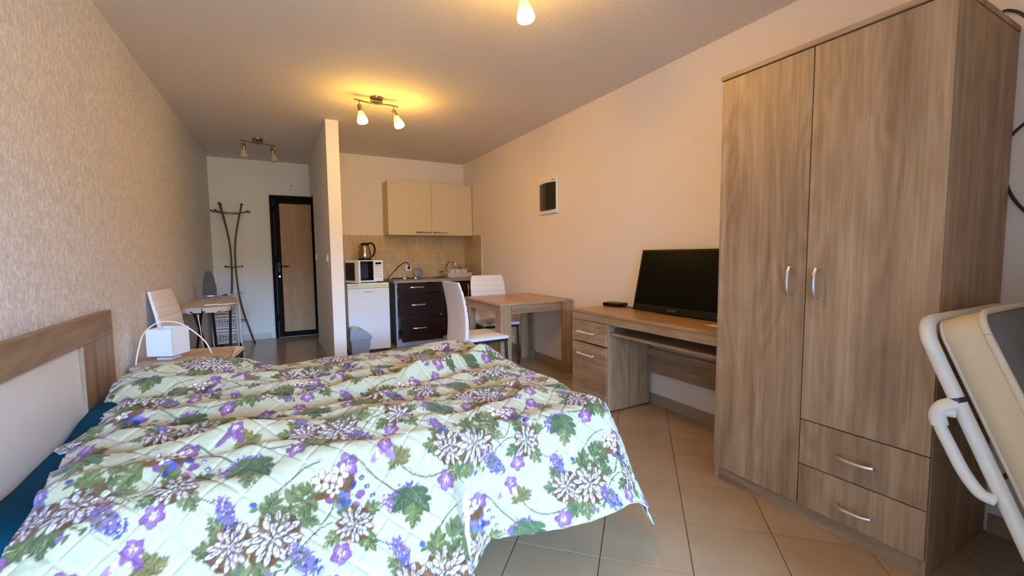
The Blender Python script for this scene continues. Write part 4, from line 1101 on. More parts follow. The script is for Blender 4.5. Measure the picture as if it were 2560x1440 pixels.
for x in (LX0 - 0.012, LX1 + 0.012):
    for y in (LY0 + 0.02, LY1 - 0.02):
        MB(O).lathe([(0.012, -0.011), (0.026, -0.010), (0.026, 0.010), (0.012, 0.011)], (x, y, 0.026), 16, (0.5, 1, 0)).tube([(x, y, 0.03), (x, y, 0.058)], 0.007, 6).build('castor', M['black_plastic'], t, smooth=True)
O = (-0.55, 6.56, 0.64)
t = thing('laundry_pile', 'crumpled lilac and striped laundry heaped in the top trolley basket', 'laundry', O)
random.seed(4)
G = []
for i in range(19):
    row = []
    for j in range(19):
        u = i / 18 * 2 - 1; v = j / 18 * 2 - 1
        rr = max(abs(u), abs(v))
        z = 0.56 + 0.115 * (1 - rr ** 3) + 0.018 * math.sin(7 * u + 4 * v) * math.cos(6 * v) * (1 - rr)
        row.append((-0.572 + 0.098 * u, 6.56 + 0.14 * v, z))
    G.append(row)
MB(O).grid(G).build('heap', M['laundry'], t, smooth=True)
mb = MB(O)
for k in range(4):
    mb.tube(spline([(-0.64 + 0.012 * k, 6.44 + 0.03 * k, 0.66), (-0.60 + 0.01 * k, 6.46 + 0.03 * k, 0.70 + 0.004 * k), (-0.53, 6.50 + 0.03 * k, 0.695), (-0.485, 6.52 + 0.025 * k, 0.655)]), 0.006, 6)
mb.build('dark_strap', M['black_cord'], t, smooth=True)
O = (-0.44, 6.60, 0.70)
ch = MB(O).add([(-0.50, 6.5, 0.712), (-0.38, 6.52, 0.745), (-0.34, 6.56, 0.735), (-0.39, 6.62, 0.70), (-0.50, 6.6, 0.706)] + [(-0.50, 6.5, 0.715), (-0.38, 6.52, 0.748), (-0.34, 6.56, 0.738), (-0.39, 6.62, 0.703), (-0.50, 6.6, 0.709)],
               [(0, 1, 2, 3, 4), (9, 8, 7, 6, 5), (0, 5, 6, 1), (1, 6, 7, 2), (2, 7, 8, 3), (3, 8, 9, 4), (4, 9, 5, 0)]).build('plastic_bag', M['clear'])
tag(ch, 'clear plastic wrapper sticking out over the laundry trolley', 'wrapper')

# ---- coat stand
RC = Vector((-0.485, 6.965, 0))
t = thing('coat_stand', 'slim metal coat stand with curved poles and dark knobs in the corner', 'coat stand', RC)
prof = [(0.0, 0.205), (0.2, 0.150), (0.45, 0.085), (0.7, 0.045), (0.95, 0.028), (1.2, 0.026), (1.4, 0.038), (1.6, 0.072), (1.76, 0.108), (1.88, 0.135)]
for k, an in enumerate((-0.22, 2.55, 3.72)):
    d = Vector((math.cos(an), math.sin(an), 0)); n_ = Vector((-d.y, d.x, 0))
    po_ = MB().tube(spline([d * r + Vector((0, 0, z)) for z, r in prof], 5), 0.0105, 8).build('pole', M['rack_metal'], t, smooth=True)
    MB().ball(d * 0.136 + Vector((0, 0, 1.89)), 0.017).build('knob', M['rack_knob'], po_, smooth=True)
    MB().lathe([(0.014, 0), (0.014, 0.02)], d * 0.205, 10).build('foot_cap', M['black_plastic'], po_)
    for sgn in (-1, 1):
        e_ = d * 0.215 + n_ * 0.045 * sgn + Vector((0, 0, 1.795))
        hk = MB().tube([d * 0.112 + Vector((0, 0, 1.775)), e_], 0.006, 6).build('hook', M['rack_metal'], po_)
        MB().ball(e_, 0.013).build('knob', M['rack_knob'], po_, smooth=True)
    e_ = d * 0.105 + Vector((0, 0, 1.06))
    MB().tube([Vector((0, 0, 1.05)), e_], 0.006, 6).build('hook', M['rack_metal'], po_)
    MB().ball(e_, 0.012).build('knob', M['rack_knob'], po_, smooth=True)
def ring(r, z, rad): return MB().tube([(r * math.cos(2 * PI * q / 24), r * math.sin(2 * PI * q / 24), z) for q in range(25)], rad, 6, False)
ring(0.107, 1.772, 0.006).build('ring', M['rack_metal'], t, smooth=True)
ring(0.115, 0.32, 0.005).build('ring', M['rack_metal'], t, smooth=True)
ring(0.026, 1.05, 0.009).build('collar', M['rack_metal'], t, smooth=True)

# ================================================================ FOLDING BED (right edge)
FBX0, FBX1 = 1.70, 2.44
O = (2.07, 0.35, 0)
t = thing('folding_bed', 'white tubular folding bed standing tilted next to the wardrobe', 'folding bed', O)
# leaf direction in the y-z plane
Pt = Vector((0, 0.548, 0.955)); sd = Vector((0, -0.235, -0.552)).normalized(); nn = Vector((0, sd.z, -sd.y)) * -1
if nn.z < 0: nn = -nn
def leaf(x, s, n): return (x, Pt.y + sd.y * s + nn.y * n, Pt.z + sd.z * s + nn.z * n)
SL = 0.98
rail = [leaf(FBX0, SL, 0)]
rail += [leaf(FBX0, s, 0) for s in (0.7, 0.4, 0.12)]
for q in range(1, 6):
    a_ = PI / 2 * q / 5
    rail.append(leaf(FBX0 + 0.075 * (1 - math.cos(a_)), 0.075 - 0.075 * math.sin(a_), 0))
rail += [leaf(2.07, 0, 0)]
for q in range(0, 6):
    a_ = PI / 2 * q / 5
    rail.append(leaf(FBX1 - 0.075 * (1 - math.sin(a_)), 0.075 - 0.075 * math.cos(a_), 0))
rail += [leaf(FBX1, s, 0) for s in (0.12, 0.4, 0.7, SL)]
MB(O).tube(rail, 0.019, 12).build('frame', M['chipped_white'], t, smooth=True)
# folded leg loop on the near side
lg = spline([leaf(FBX0 - 0.010, 0.262, -0.014), leaf(FBX0 - 0.022, 0.255, -0.038), leaf(FBX0 - 0.022, 0.285, -0.055), leaf(FBX0 - 0.022, 0.35, -0.054), leaf(FBX0 - 0.022, 0.42, -0.050), leaf(FBX0 - 0.022, 0.475, -0.036), leaf(FBX0 - 0.014, 0.495, -0.014)], 6)
MB(O).tube(lg, 0.0155, 12).build('folded_leg', M['chipped_white'], t, smooth=True)
MB(O).tube(spline([leaf(FBX0 - 0.004, 0.240, -0.004), leaf(FBX0 - 0.018, 0.242, -0.030), leaf(FBX0 - 0.022, 0.262, -0.050), leaf(FBX0 - 0.022, 0.290, -0.0555)], 5), 0.0205, 12).build('leg_elbow', M['chipped_white'], t, smooth=True)
MB(O).tube([leaf(FBX0, 0.222, 0), leaf(FBX0, 0.236, 0)], 0.0205, 12).build('collar', M['dark_tube'], t)
MB(O).tube([leaf(FBX0, SL, 0), (FBX0 + 0.02, 0.10, 0.012), (FBX1 - 0.02, 0.10, 0.012), leaf(FBX1, SL, 0)], 0.017, 10).build('floor_leg', M['chipped_white'], t, smooth=True)
for s in (0.15, 0.3, 0.45, 0.6, 0.75, 0.9):
    MB(O).tube([leaf(FBX0, s, 0.004), leaf(FBX1, s, 0.004)], 0.006, 6).build('cross_wire', M['dark_tube'], t)
O2 = (2.07, 0.30, 0.3)
t = thing('folding_mattress', 'beige-sided grey mattress lying on the tilted folding bed', 'mattress', O2)
mw0, mw1, ms0, ms1, mt0, mt1 = FBX0 + 0.022, FBX1 - 0.02, 0.008, SL, 0.021, 0.118
def loop(inset, n, rad=0.06):
    out = []
    for (cx_, cs_, a0) in ((mw0 + rad, ms0 + rad, PI), (mw1 - rad, ms0 + rad, -PI / 2), (mw1 - rad, ms1 - rad, 0), (mw0 + rad, ms1 - rad, PI / 2)):
        for q in range(7):
            a_ = a0 + PI / 2 * q / 6
            out.append(leaf(cx_ + (rad - inset) * math.cos(a_), cs_ + (rad - inset) * math.sin(a_), n))
    return out
loops = [loop(0.010, mt0), loop(0.0, mt0 + 0.012), loop(-0.004, (mt0 + mt1) / 2), loop(0.0, mt1 - 0.006), loop(0.004, mt1)]
mb = MB(O2); nL = len(loops[0])
vs = [p for L_ in loops for p in L_]
fs = [(i * nL + k, i * nL + (k + 1) % nL, (i + 1) * nL + (k + 1) % nL, (i + 1) * nL + k) for i in range(4) for k in range(nL)]
fs.append(tuple(range(nL)))
mb.add(vs, fs).build('border', M['mattress_side'], t, smooth=True)
mb = MB(O2); tl = loop(0.004, mt1); ins = loop(0.045, mt1 + 0.012)
mb.add(tl + ins, [(k, (k + 1) % nL, nL + (k + 1) % nL, nL + k) for k in range(nL)] + [tuple(range(nL, 2 * nL))]).build('top_cover', M['mattress_top'], t, smooth=True)
pp_ = loop(0.0, mt1 + 0.001); MB(O2).tube(pp_ + [pp_[0]], 0.0085, 8, False).build('piping', M['piping'], t, smooth=True)
pp_ = loop(0.004, mt0 + 0.004); MB(O2).tube(pp_ + [pp_[0]], 0.005, 8, False).build('piping', M['piping'], t, smooth=True)

# ================================================================ QUILT
QX0, QX1, QY0, QY1 = -0.70, 1.175, 1.435, 2.83      # part of the cloth lying on the mattress
QZ = 0.548
RAD = 0.075
ARC = RAD * PI / 2
def sstep(a, b, x):
    t_ = np.clip((x - a) / (b - a), 0, 1)
    return t_ * t_ * (3 - 2 * t_)
NS, NT = 620, 590
srow = np.linspace(0, 1, NS)
tcol = np.linspace(0, 1, NT)
U, V = np.meshgrid(srow, tcol, indexing='ij')
S_END = QX1 + 0.39
T_FAR = QY1 + 0.33
# near hem: lower on the left, shorter beside the foot corner
s_lin = -0.70 + U * (S_END + 0.70)
near_len = 0.43 + 0.14 * (1 - sstep(0.48, 0.58, s_lin))
T = (QY0 - near_len) + V * (T_FAR - (QY0 - near_len))
# head edge of the cloth wanders a little
head = -0.685 + 0.065 * (1 - sstep(2.05, 2.50, T)) + 0.045 * (1 - sstep(1.50, 1.95, T)) - 0.075 * np.exp(-((T - 2.03) / 0.05) ** 2) + 0.004 * np.sin(9 * T)
S = head + U * (S_END - head)
cx = np.clip(S, QX0 - 0.2, QX1); cy = np.clip(T, QY0, QY1)
dx = S - cx; dy = T - cy
dd = np.hypot(dx, dy) + 1e-9
ux_, uy_ = dx / dd, dy / dd
# how far the hanging cloth swings out (angle from vertical)
phi_near = 0.80 * (1 - sstep(0.46, 0.56, S)) + sstep(0.53, 0.61, S) * (0.06 + 0.50 * sstep(0.55, 1.15, S))
phi_near = phi_near + 0.05 * np.sin(11 * S + 1.0) * (S < 0.45)
phi_foot = 0.16 + 0.05 * np.sin(10 * T)
phi_far = 0.10 + 0.05 * np.sin(8 * S)
w_near = np.clip(-uy_, 0, 1) ** 1.2; w_far = np.clip(uy_, 0, 1) ** 1.2; w_foot = np.clip(ux_, 0, 1) ** 1.2
phi = (phi_near * w_near + phi_foot * w_foot + phi_far * w_far) / np.maximum(1e-6, w_near + w_far + w_foot)
corner = np.clip(2 * np.abs(ux_ * uy_), 0, 1) * (dx > 0) * (dy < 0)
phi = phi + 0.02 * corner
hang = np.maximum(dd - ARC, 0)
bend = np.minimum(dd, ARC) / RAD
# bend through (90 deg - phi)
endang = PI / 2 - phi
bend = np.minimum(bend, endang)
arc_len = bend * RAD
hang = np.maximum(dd - arc_len, 0) * (dd > arc_len + 1e-6)
outw = RAD * np.sin(bend) + hang * np.cos(bend)
drop = RAD * (1 - np.cos(bend)) + hang * np.sin(bend)
flat = dd < 1e-6
outw = np.where(flat, 0, outw); drop = np.where(flat, 0, drop)
X = cx + ux_ * outw; Y = cy + uy_ * outw
Zq = QZ - drop
# ---- folds on the top: ridges with a soft near side and a steeper far side
def ridge(pts, amp, wn_, wf_, z):
    pts = np.array(pts, float)
    best = np.full(X.shape, 9.0); sgn = np.zeros(X.shape); along = np.zeros(X.shape)
    L = np.concatenate([[0], np.cumsum(np.hypot(*(pts[1:] - pts[:-1]).T))])
    for k in range(len(pts) - 1):
        a_ = pts[k]; d_ = pts[k + 1] - a_; l2 = (d_ ** 2).sum()
        tt = np.clip(((S - a_[0]) * d_[0] + (T - a_[1]) * d_[1]) / l2, 0, 1)
        px = S - a_[0] - tt * d_[0]; py = T - a_[1] - tt * d_[1]
        ds = np.hypot(px, py); up = (d_[0] * py - d_[1] * px) > 0
        m_ = ds < best
        best = np.where(m_, ds, best); sgn = np.where(m_, up, sgn); along = np.where(m_, (L[k] + tt * math.sqrt(l2)) / L[-1], along)
    w_ = np.where(sgn > 0, wf_, wn_)
    fade = np.clip(np.minimum(along, 1 - along) * 6, 0.0, 1) ** 0.8
    fade = np.where((along <= 0) | (along >= 1), 0, fade)
    z += amp * np.exp(-(best / w_) ** 2) * fade * (0.85 + 0.15 * np.sin(along * 19))
    return z
F = np.zeros(X.shape)
ridge([(-0.74, 1.72), (-0.38, 1.66), (0.05, 1.66), (0.38, 1.60), (0.70, 1.66)], 0.060, 0.11, 0.045, F)
ridge([(-0.74, 1.98), (-0.30, 1.86), (0.10, 1.83), (0.45, 1.90), (0.80, 1.92)], 0.038, 0.08, 0.035, F)
ridge([(-0.74, 2.14), (-0.35, 2.10), (0.0, 2.06), (0.4, 2.10), (0.75, 2.18)], 0.042, 0.07, 0.035, F)
ridge([(-0.72, 2.36), (-0.2, 2.30), (0.25, 2.30), (0.62, 2.36)], 0.034, 0.07, 0.035, F)
ridge([(-0.70, 2.56), (-0.2, 2.52), (0.3, 2.54), (0.85, 2.62)], 0.030, 0.06, 0.04, F)
ridge([(0.30, 1.48), (0.65, 1.50), (0.98, 1.62), (1.25, 1.68)], 0.034, 0.08, 0.035, F)
ridge([(0.45, 1.72), (0.80, 1.76), (1.20, 1.88)], 0.026, 0.06, 0.03, F)
ridge([(-0.05, 1.47), (0.3, 1.42), (0.6, 1.38)], 0.018, 0.06, 0.04, F)
ridge([(-0.68, 1.58), (-0.25, 1.53), (0.15, 1.52)], 0.026, 0.05, 0.03, F)
ridge([(-0.55, 1.80), (-0.10, 1.75), (0.30, 1.73), (0.60, 1.78)], 0.030, 0.05, 0.03, F)
ridge([(-0.1, 2.20), (0.25, 2.18), (0.55, 2.22)], 0.022, 0.045, 0.03, F)
ridge([(0.55, 1.98), (0.85, 2.02), (1.2, 2.08)], 0.026, 0.05, 0.03, F)
ridge([(-0.45, 2.44), (0.0, 2.41), (0.5, 2.44)], 0.022, 0.045, 0.03, F)
F *= 1.25 * (1 - 0.85 * sstep(0.92, 1.15, S) * (1 - sstep(1.9, 2.1, T)))
# rolled bunch near the foot and a mound beyond it
ridge([(0.52, 2.10), (0.78, 2.18), (1.00, 2.30), (1.24, 2.40)], 0.092, 0.042, 0.10, F)
F += 0.040 * np.exp(-((S - 1.02) / 0.22) ** 2 - ((T - 2.78) / 0.22) ** 2)
F += 0.105 * np.exp(-((S + 0.46) / 0.34) ** 4 - ((T - 2.76) / 0.20) ** 2)
F += 0.012 * np.exp(-((S - 0.55) / 0.25) ** 2 - ((T - 2.80) / 0.16) ** 2)
F -= 0.030 * np.exp(-((S - head) / 0.07) ** 2)
F += 0.006 * np.sin(7 * S + 17 * T + 2 * np.sin(5 * S)) + 0.004 * np.sin(23 * T - 6 * S) + 0.003 * np.sin(31 * S + 11 * T)
top_w = np.exp(-(drop / 0.10) ** 2)
# rounded shoulders before the edge
Zq += F * top_w
Zq = np.maximum(Zq, 0.03)
# hanging cloth: soft vertical waves
wave = 0.012 * np.sin(17 * S + 3 * np.sin(4 * S)) * np.clip(drop / 0.3, 0, 1)
Y -= wave * w_near
X += 0.010 * np.sin(15 * T) * np.clip(drop / 0.3, 0, 1) * w_foot
# hem of the near side lifts in a shallow arch
# ---- quilting: stitched diamonds pressed into the cloth along the surface normal
def unitn():
    Pm = np.stack([X, Y, Zq], -1)
    du = np.gradient(Pm, axis=0); dv = np.gradient(Pm, axis=1)
    n_ = np.cross(du, dv); n_ /= np.linalg.norm(n_, axis=-1, keepdims=True) + 1e-12
    return n_
NQ = unitn()
PER = 0.105
def groove(w):
    q = np.abs(((w / PER) % 1.0) - 0.5) * 2          # 1 at a stitch line
    return np.exp(-((1 - q) * PER / 2 / 0.006) ** 2)
G1 = np.maximum(groove(S + T), groove(S - T))
puff = -0.0055 * G1 + 0.0012 * np.sin(60 * S + 3 * np.sin(40 * T)) * np.sin(55 * T + 2 * np.sin(37 * S))
X += NQ[..., 0] * puff; Y += NQ[..., 1] * puff; Zq += NQ[..., 2] * puff

# ---- printed flowers painted in cloth coordinates (metres)
COL = np.empty(S.shape + (3,)); COL[:] = (184, 183, 155)
rng = np.random.default_rng(7)
HEADS = (float(head.min()), float(head.max()))
s_of = lambda v: int(np.clip((v + 0.75) / (S_END + 0.75) * NS, 0, NS))
def ell(c, a_, b_, ang, col, mixf=1.0, col2=None):
    r_ = max(a_, b_) * 1.05
    if c[0] + r_ < -0.78 or c[0] - r_ > S_END or c[1] + r_ < 0.8 or c[1] - r_ > T_FAR: return
    i0 = max(0, int(min((c[0] - r_ - h_) / (S_END - h_) for h_ in HEADS) * (NS - 1)) - 1)
    i1 = min(NS, int(max((c[0] + r_ - h_) / (S_END - h_) for h_ in HEADS) * (NS - 1)) + 3)
    if i1 <= i0: return
    ta, tb = T[i0], T[i1 - 1]
    j0 = max(0, min(int((c[1] - r_ - q_[0]) / (T_FAR - q_[0]) * (NT - 1)) for q_ in (ta, tb)) - 1)
    j1 = min(NT, max(int((c[1] + r_ - q_[0]) / (T_FAR - q_[0]) * (NT - 1)) for q_ in (ta, tb)) + 3)
    if j1 <= j0: return
    ss = S[i0:i1, j0:j1] - c[0]; tt = T[i0:i1, j0:j1] - c[1]
    ca, sa = math.cos(ang), math.sin(ang)
    p_ = (ss * ca + tt * sa) / a_; q_ = (-ss * sa + tt * ca) / b_
    rr = p_ * p_ + q_ * q_
    k_ = np.clip((1.0 - rr) * max(1.5, min(a_, b_) / 0.0035), 0, 1)[..., None] * mixf
    base = np.array(col, float)
    if col2 is not None:
        w_ = np.clip(p_ * 0.5 + 0.5, 0, 1)[..., None]
        base = base * (1 - w_) + np.array(col2, float) * w_
    sub = COL[i0:i1, j0:j1]
    sub[:] = sub * (1 - k_) + base * k_
def stroke(pts, w, col):
    if pts[0][0] < -1.0 or pts[0][0] > S_END + 0.25 or pts[0][1] < 0.65 or pts[0][1] > T_FAR + 0.25: return
    P_ = spline([(p[0], p[1], 0) for p in pts], 8 if w > 0.0015 else 2)
    for a_, b_ in zip(P_[:-1], P_[1:]):
        d_ = b_ - a_
        ell(((a_.x + b_.x) / 2, (a_.y + b_.y) / 2), d_.length * 0.75 + w, w, math.atan2(d_.y, d_.x), col)
GREEN = [(104, 120, 68), (122, 134, 74), (138, 146, 84), (90, 110, 72), (150, 150, 96)]
OCHRE = [(136, 132, 74), (150, 134, 70)]
BROWN = [(132, 92, 50), (146, 104, 60), (120, 82, 48)]
PURP = [(172, 122, 182), (158, 104, 168), (190, 146, 200), (206, 178, 214)]
BLUE = [(70, 88, 170), (88, 110, 190), (120, 130, 205), (58, 70, 140)]
STEM = (96, 112, 84)
def pick(l_): return l_[int(rng.integers(len(l_)))]
def leafp(c, L, ang, pal=GREEN):
    L = L * 0.86
    col = pick(pal); col2 = pick(pal)
    d_ = np.array([math.cos(ang), math.sin(ang)]); n_ = np.array([-d_[1], d_[0]])
    c = np.array(c)
    for s_, o_, k in ((0.05, 0.0, 1.0), (-0.22, 0.24, 0.58), (-0.22, -0.24, 0.58), (0.10, 0.20, 0.46), (0.10, -0.20, 0.46), (-0.38, 0.10, 0.4), (-0.38, -0.10, 0.4)):
        ell(c + d_ * s_ * L + n_ * o_ * L, L * 0.50 * k, L * (0.17 if k == 1.0 else 0.25) * k, ang + (0.65 if o_ > 0 else -0.65 if o_ < 0 else 0), pick(pal) if k < 1 else col, 1, col2)
    lt = tuple(min(255, v + 34) for v in col); dk = tuple(v * 0.72 for v in col)
    stroke([c - d_ * L * 0.5, c + d_ * L * 0.05, c + d_ * L * 0.42], 0.0014, lt)
    for s_ in (-0.2, 0.0, 0.18):
        for o_ in (-1, 1):
            stroke([c + d_ * s_ * L, c + d_ * (s_ + 0.08) * L + n_ * o_ * 0.10 * L, c + d_ * (s_ + 0.2) * L + n_ * o_ * 0.2 * L], 0.0011, dk if o_ > 0 else lt)
def peony(c, R, ang, tint=(212, 212, 216)):
    c = np.array(c)
    for k in range(10):
        a_ = ang + 2 * PI * k / 10 + rng.normal(0, 0.15)
        ell(c + R * 0.72 * np.array([math.cos(a_), math.sin(a_)]), R * 0.44, R * 0.34, a_, pick(BROWN))
    ell(c, R * 0.7, R * 0.66, 0, BROWN[1])
    for rr, n_, ps in ((0.82, 12, 0.30), (0.58, 10, 0.27), (0.34, 7, 0.22), (0.12, 4, 0.17)):
        if rr < 0.8: ell(c, R * (rr + 0.10), R * (rr + 0.06), ang, tint, 0.25)
        for k in range(n_):
            a_ = ang + 2 * PI * k / n_ + rr * 5 + rng.normal(0, 0.10)
            p_ = c + R * rr * np.array([math.cos(a_), math.sin(a_)]) * rng.uniform(0.9, 1.08)
            ell(p_, R * ps * 1.10, R * ps * (0.72 if rr > 0.8 else 0.66), a_, BROWN[0] if rng.random() < 0.7 else (96, 66, 60))
            ell(p_ + R * 0.03 * np.array([math.cos(a_), math.sin(a_)]), R * ps * 0.96, R * ps * 0.44, a_, tint if rng.random() < 0.75 else (206, 198, 218))
            ell(p_ + R * 0.02, R * ps * 0.7, R * ps * 0.07, a_ + 0.12, (150, 120, 96))
def lilacp(c, L, ang, blue=0.5):
    c = np.array(c); d_ = np.array([math.cos(ang), math.sin(ang)]); n_ = np.array([-d_[1], d_[0]])
    ell(c, L * 0.46, L * 0.24, ang, (146, 112, 170), 0.75)
    for k in range(70):
        u_ = rng.uniform(-0.5, 0.55); w_ = 0.30 * math.sqrt(max(0.02, 1 - ((u_ + 0.12) / 0.72) ** 2))
        p_ = c + d_ * u_ * L + n_ * rng.uniform(-w_, w_) * L
        isb = rng.random() < np.clip(blue + u_ * 0.9, 0.05, 0.95)
        ell(p_, L * rng.uniform(0.035, 0.06), L * rng.uniform(0.025, 0.04), rng.uniform(0, PI), pick(BLUE) if isb else pick(PURP))
    for k in range(26):
        u_ = rng.uniform(-0.45, 0.5); w_ = 0.26 * math.sqrt(max(0.02, 1 - ((u_ + 0.12) / 0.72) ** 2))
        p_ = c + d_ * u_ * L + n_ * rng.uniform(-w_, w_) * L
        ell(p_, L * 0.022, L * 0.014, rng.uniform(0, PI), (232, 226, 240))
def hibis(c, R, ang):
    c = np.array(c)
    for k in range(5):
        a_ = ang + 2 * PI * k / 5
        p_ = c + R * 0.5 * np.array([math.cos(a_), math.sin(a_)])
        ell(p_, R * 0.56, R * 0.46, a_, (128, 74, 130))
        ell(p_ + 0.03 * R * np.array([math.cos(a_), math.sin(a_)]), R * 0.50, R * 0.41, a_, (206, 170, 214), 1, PURP[0] if k % 2 else (158, 84, 168))
    for k in range(11):
        a_ = ang + 2 * PI * k / 11
        ell(c + R * 0.22 * np.array([math.cos(a_), math.sin(a_)]), R * 0.22, R * 0.025, a_, (240, 228, 244))
def smallfl(c, R, ang):
    c = np.array(c)
    for k in range(5):
        a_ = ang + 2 * PI * k / 5
        ell(c + R * 0.55 * np.array([math.cos(a_), math.sin(a_)]), R * 0.50, R * 0.36, a_, (150, 116, 84))
        ell(c + R * 0.57 * np.array([math.cos(a_), math.sin(a_)]), R * 0.43, R * 0.28, a_, (226, 226, 230))
    ell(c, R * 0.24, R * 0.24, 0, BROWN[0])
def sprig(c, L, ang, pal=GREEN, bud=None):
    c = np.array(c); d_ = np.array([math.cos(ang), math.sin(ang)]); n_ = np.array([-d_[1], d_[0]])
    stroke([c - d_ * L / 2, c + n_ * L * 0.06, c + d_ * L / 2], 0.0016, STEM)
    for k in range(6):
        s_ = -0.4 + 0.17 * k; o_ = 1 if k % 2 else -1
        ell(c + d_ * s_ * L + n_ * o_ * 0.10 * L, L * 0.13, L * 0.055, ang + o_ * 0.75, pick(pal), 1, pick(pal))
    if bud: ell(c + d_ * L * 0.55, L * 0.11, L * 0.085, ang, bud)
def unit(ox, oy, flip):
    def q(x, y): return (ox + x, oy + y)
    # stems first
    stroke([q(-0.43, 0.0), q(-0.36, 0.035), q(-0.30, -0.03), q(-0.25, -0.08), q(-0.20, -0.10)], 0.0028, STEM)
    stroke([q(-0.24, 0.02), q(-0.20, -0.04), q(-0.14, -0.07), q(-0.06, -0.06)], 0.0026, STEM)
    stroke([q(0.10, 0.02), q(0.16, 0.0), q(0.21, 0.07), q(0.22, 0.12)], 0.0022, STEM)
    stroke([q(0.02, 0.06), q(0.06, 0.12), q(0.12, 0.16), q(0.17, 0.17)], 0.0022, STEM)
    stroke([q(0.22, -0.05), q(0.26, -0.02), q(0.29, 0.03)], 0.0018, STEM)
    for p_, L, a_ in ((q(-0.11, 0.015), 0.075, 2.9), (q(-0.09, 0.065), 0.065, 2.2), (q(-0.05, -0.075), 0.08, 4.1), (q(0.0, -0.085), 0.085, 4.6), (q(0.04, 0.085), 0.085, 1.2), (q(0.085, 0.055), 0.06, 0.6), (q(0.10, 0.105), 0.075, 0.9), (q(0.13, 0.015), 0.06, 5.9)):
        leafp(p_, L, a_)
    leafp(q(-0.235, -0.115), 0.10, 3.6, [(90, 114, 76), (108, 130, 84)]); leafp(q(-0.185, -0.125), 0.10, 5.2, [(90, 114, 76), (108, 130, 84)]); leafp(q(-0.215, -0.16), 0.08, 4.4)
    leafp(q(-0.225, 0.02), 0.07, 1.9, OCHRE); leafp(q(-0.205, 0.01), 0.055, 0.6, OCHRE); leafp(q(-0.245, 0.0), 0.05, 3.8, OCHRE)
    peony(q(-0.055, 0.005), 0.050, 0.3, (214, 204, 224)); peony(q(0.040, -0.005), 0.062, 0.9)
    lilacp(q(0.105, -0.075), 0.105, -0.9, 0.65)
    hibis(q(-0.09, -0.095), 0.030, 0.4)
    hibis(q(0.215, 0.085), 0.046, 1.3); hibis(q(0.245, 0.135), 0.032, 0.5)
    ell(q(0.27, 0.05), 0.016, 0.012, 0.5, PURP[1]); ell(q(0.255, 0.02), 0.012, 0.015, 0.5, PURP[0])
    # drooping purple bud and blue group on the left
    for k in range(5):
        ell(q(-0.275 + 0.012 * k - 0.02, 0.03 - 0.011 * abs(k - 2) + 0.02), 0.022, 0.010, 0.7 + 0.3 * k, pick(PURP))
    hibis(q(-0.258, 0.062), 0.024, 0.7)
    leafp(q(-0.50, -0.06), 0.075, 3.9); leafp(q(-0.49, -0.01), 0.07, 2.7); leafp(q(-0.42, -0.065), 0.045, 4.6)
    for k in range(5): ell(q(-0.455 + 0.018 * k, -0.035 + 0.012 * math.sin(k * 2)), 0.026, 0.013, k, pick(BROWN))
    smallfl(q(-0.455, 0.005), 0.030, 0.2); smallfl(q(-0.405, 0.005), 0.028, 0.9); smallfl(q(-0.425, -0.03), 0.022, 0.5)
    for k in range(7): ell(q(-0.385 + rng.uniform(-0.035, 0.02), -0.055 + rng.uniform(-0.03, 0.02)), 0.013, 0.008, rng.uniform(0, 3), pick(BLUE))
    for k in range(3): ell(q(-0.345 + 0.012 * k, -0.02 - 0.028 * k), 0.009, 0.007, 0.4, pick(BLUE)); ell(q(-0.345 + 0.012 * k, -0.022 - 0.028 * k), 0.004, 0.003, 0.4, (214, 220, 240))
def unit_b(ox, oy):
    def q(x, y): return (ox + x, oy + y)
    stroke([q(-0.16, -0.03), q(-0.08, 0.02), q(0.02, 0.01), q(0.12, 0.05)], 0.0022, STEM)
    stroke([q(0.02, 0.01), q(0.05, -0.05), q(0.10, -0.08)], 0.0020, STEM)
    stroke([q(-0.10, 0.0), q(-0.15, 0.06), q(-0.20, 0.09)], 0.0018, STEM)
    for p_, L, a_ in ((q(-0.02, 0.055), 0.07, 1.7), (q(0.055, 0.035), 0.06, 0.3), (q(-0.065, -0.02), 0.06, 3.6), (q(0.03, -0.055), 0.07, 5.2)): leafp(p_, L, a_)
    peony(q(0.0, 0.0), 0.046, 0.2)
    lilacp(q(0.14, 0.045), 0.11, 0.3, 0.35)
    lilacp(q(0.11, -0.095), 0.085, -1.2, 0.55)
    sprig(q(-0.21, 0.085), 0.10, 2.4, GREEN, BLUE[1]); sprig(q(-0.17, -0.05), 0.09, 3.4, GREEN, PURP[0])
    hibis(q(-0.045, -0.065), 0.028, 0.8)
A1 = np.array([0.625, 0.115]); A2 = np.array([0.20, 0.335])
OR = np.array([-0.075, 1.235])
for i in range(-6, 7):
    for j in range(-5, 9):
        p_ = OR + A1 * i + A2 * j
        if -1.3 < p_[0] < S_END + 0.6 and 0.75 < p_[1] < T_FAR + 0.2:
            unit(p_[0], p_[1], False)
        r_ = p_ + np.array([-0.18, 0.19])
        if -1.0 < r_[0] < S_END + 0.4 and 0.75 < r_[1] < T_FAR + 0.2:
            unit_b(r_[0], r_[1])
for k in range(120):        # stray sprigs fill the gaps
    p_ = (rng.uniform(-0.7, S_END), rng.uniform(0.95, T_FAR))
    i_ = min(NS - 1, s_of(p_[0])); j_ = min(NT - 1, int(np.searchsorted(T[i_], p_[1])))
    i0, i1, j0, j1 = max(0, i_ - 12), i_ + 12, max(0, j_ - 12), j_ + 12
    if np.abs(COL[i0:i1, j0:j1] - np.array((184, 183, 155))).max() < 6:
        sprig(p_, 0.075, rng.uniform(0, 2 * PI), GREEN, None if rng.random() < 0.5 else (PURP[0] if rng.random() < 0.5 else BLUE[1]))
_w = np.clip((np.abs(COL - np.array((184, 183, 155))).max(-1) - 10) / 30, 0, 1)[..., None] * np.clip((215 - COL.max(-1)) / 20, 0, 1)[..., None]
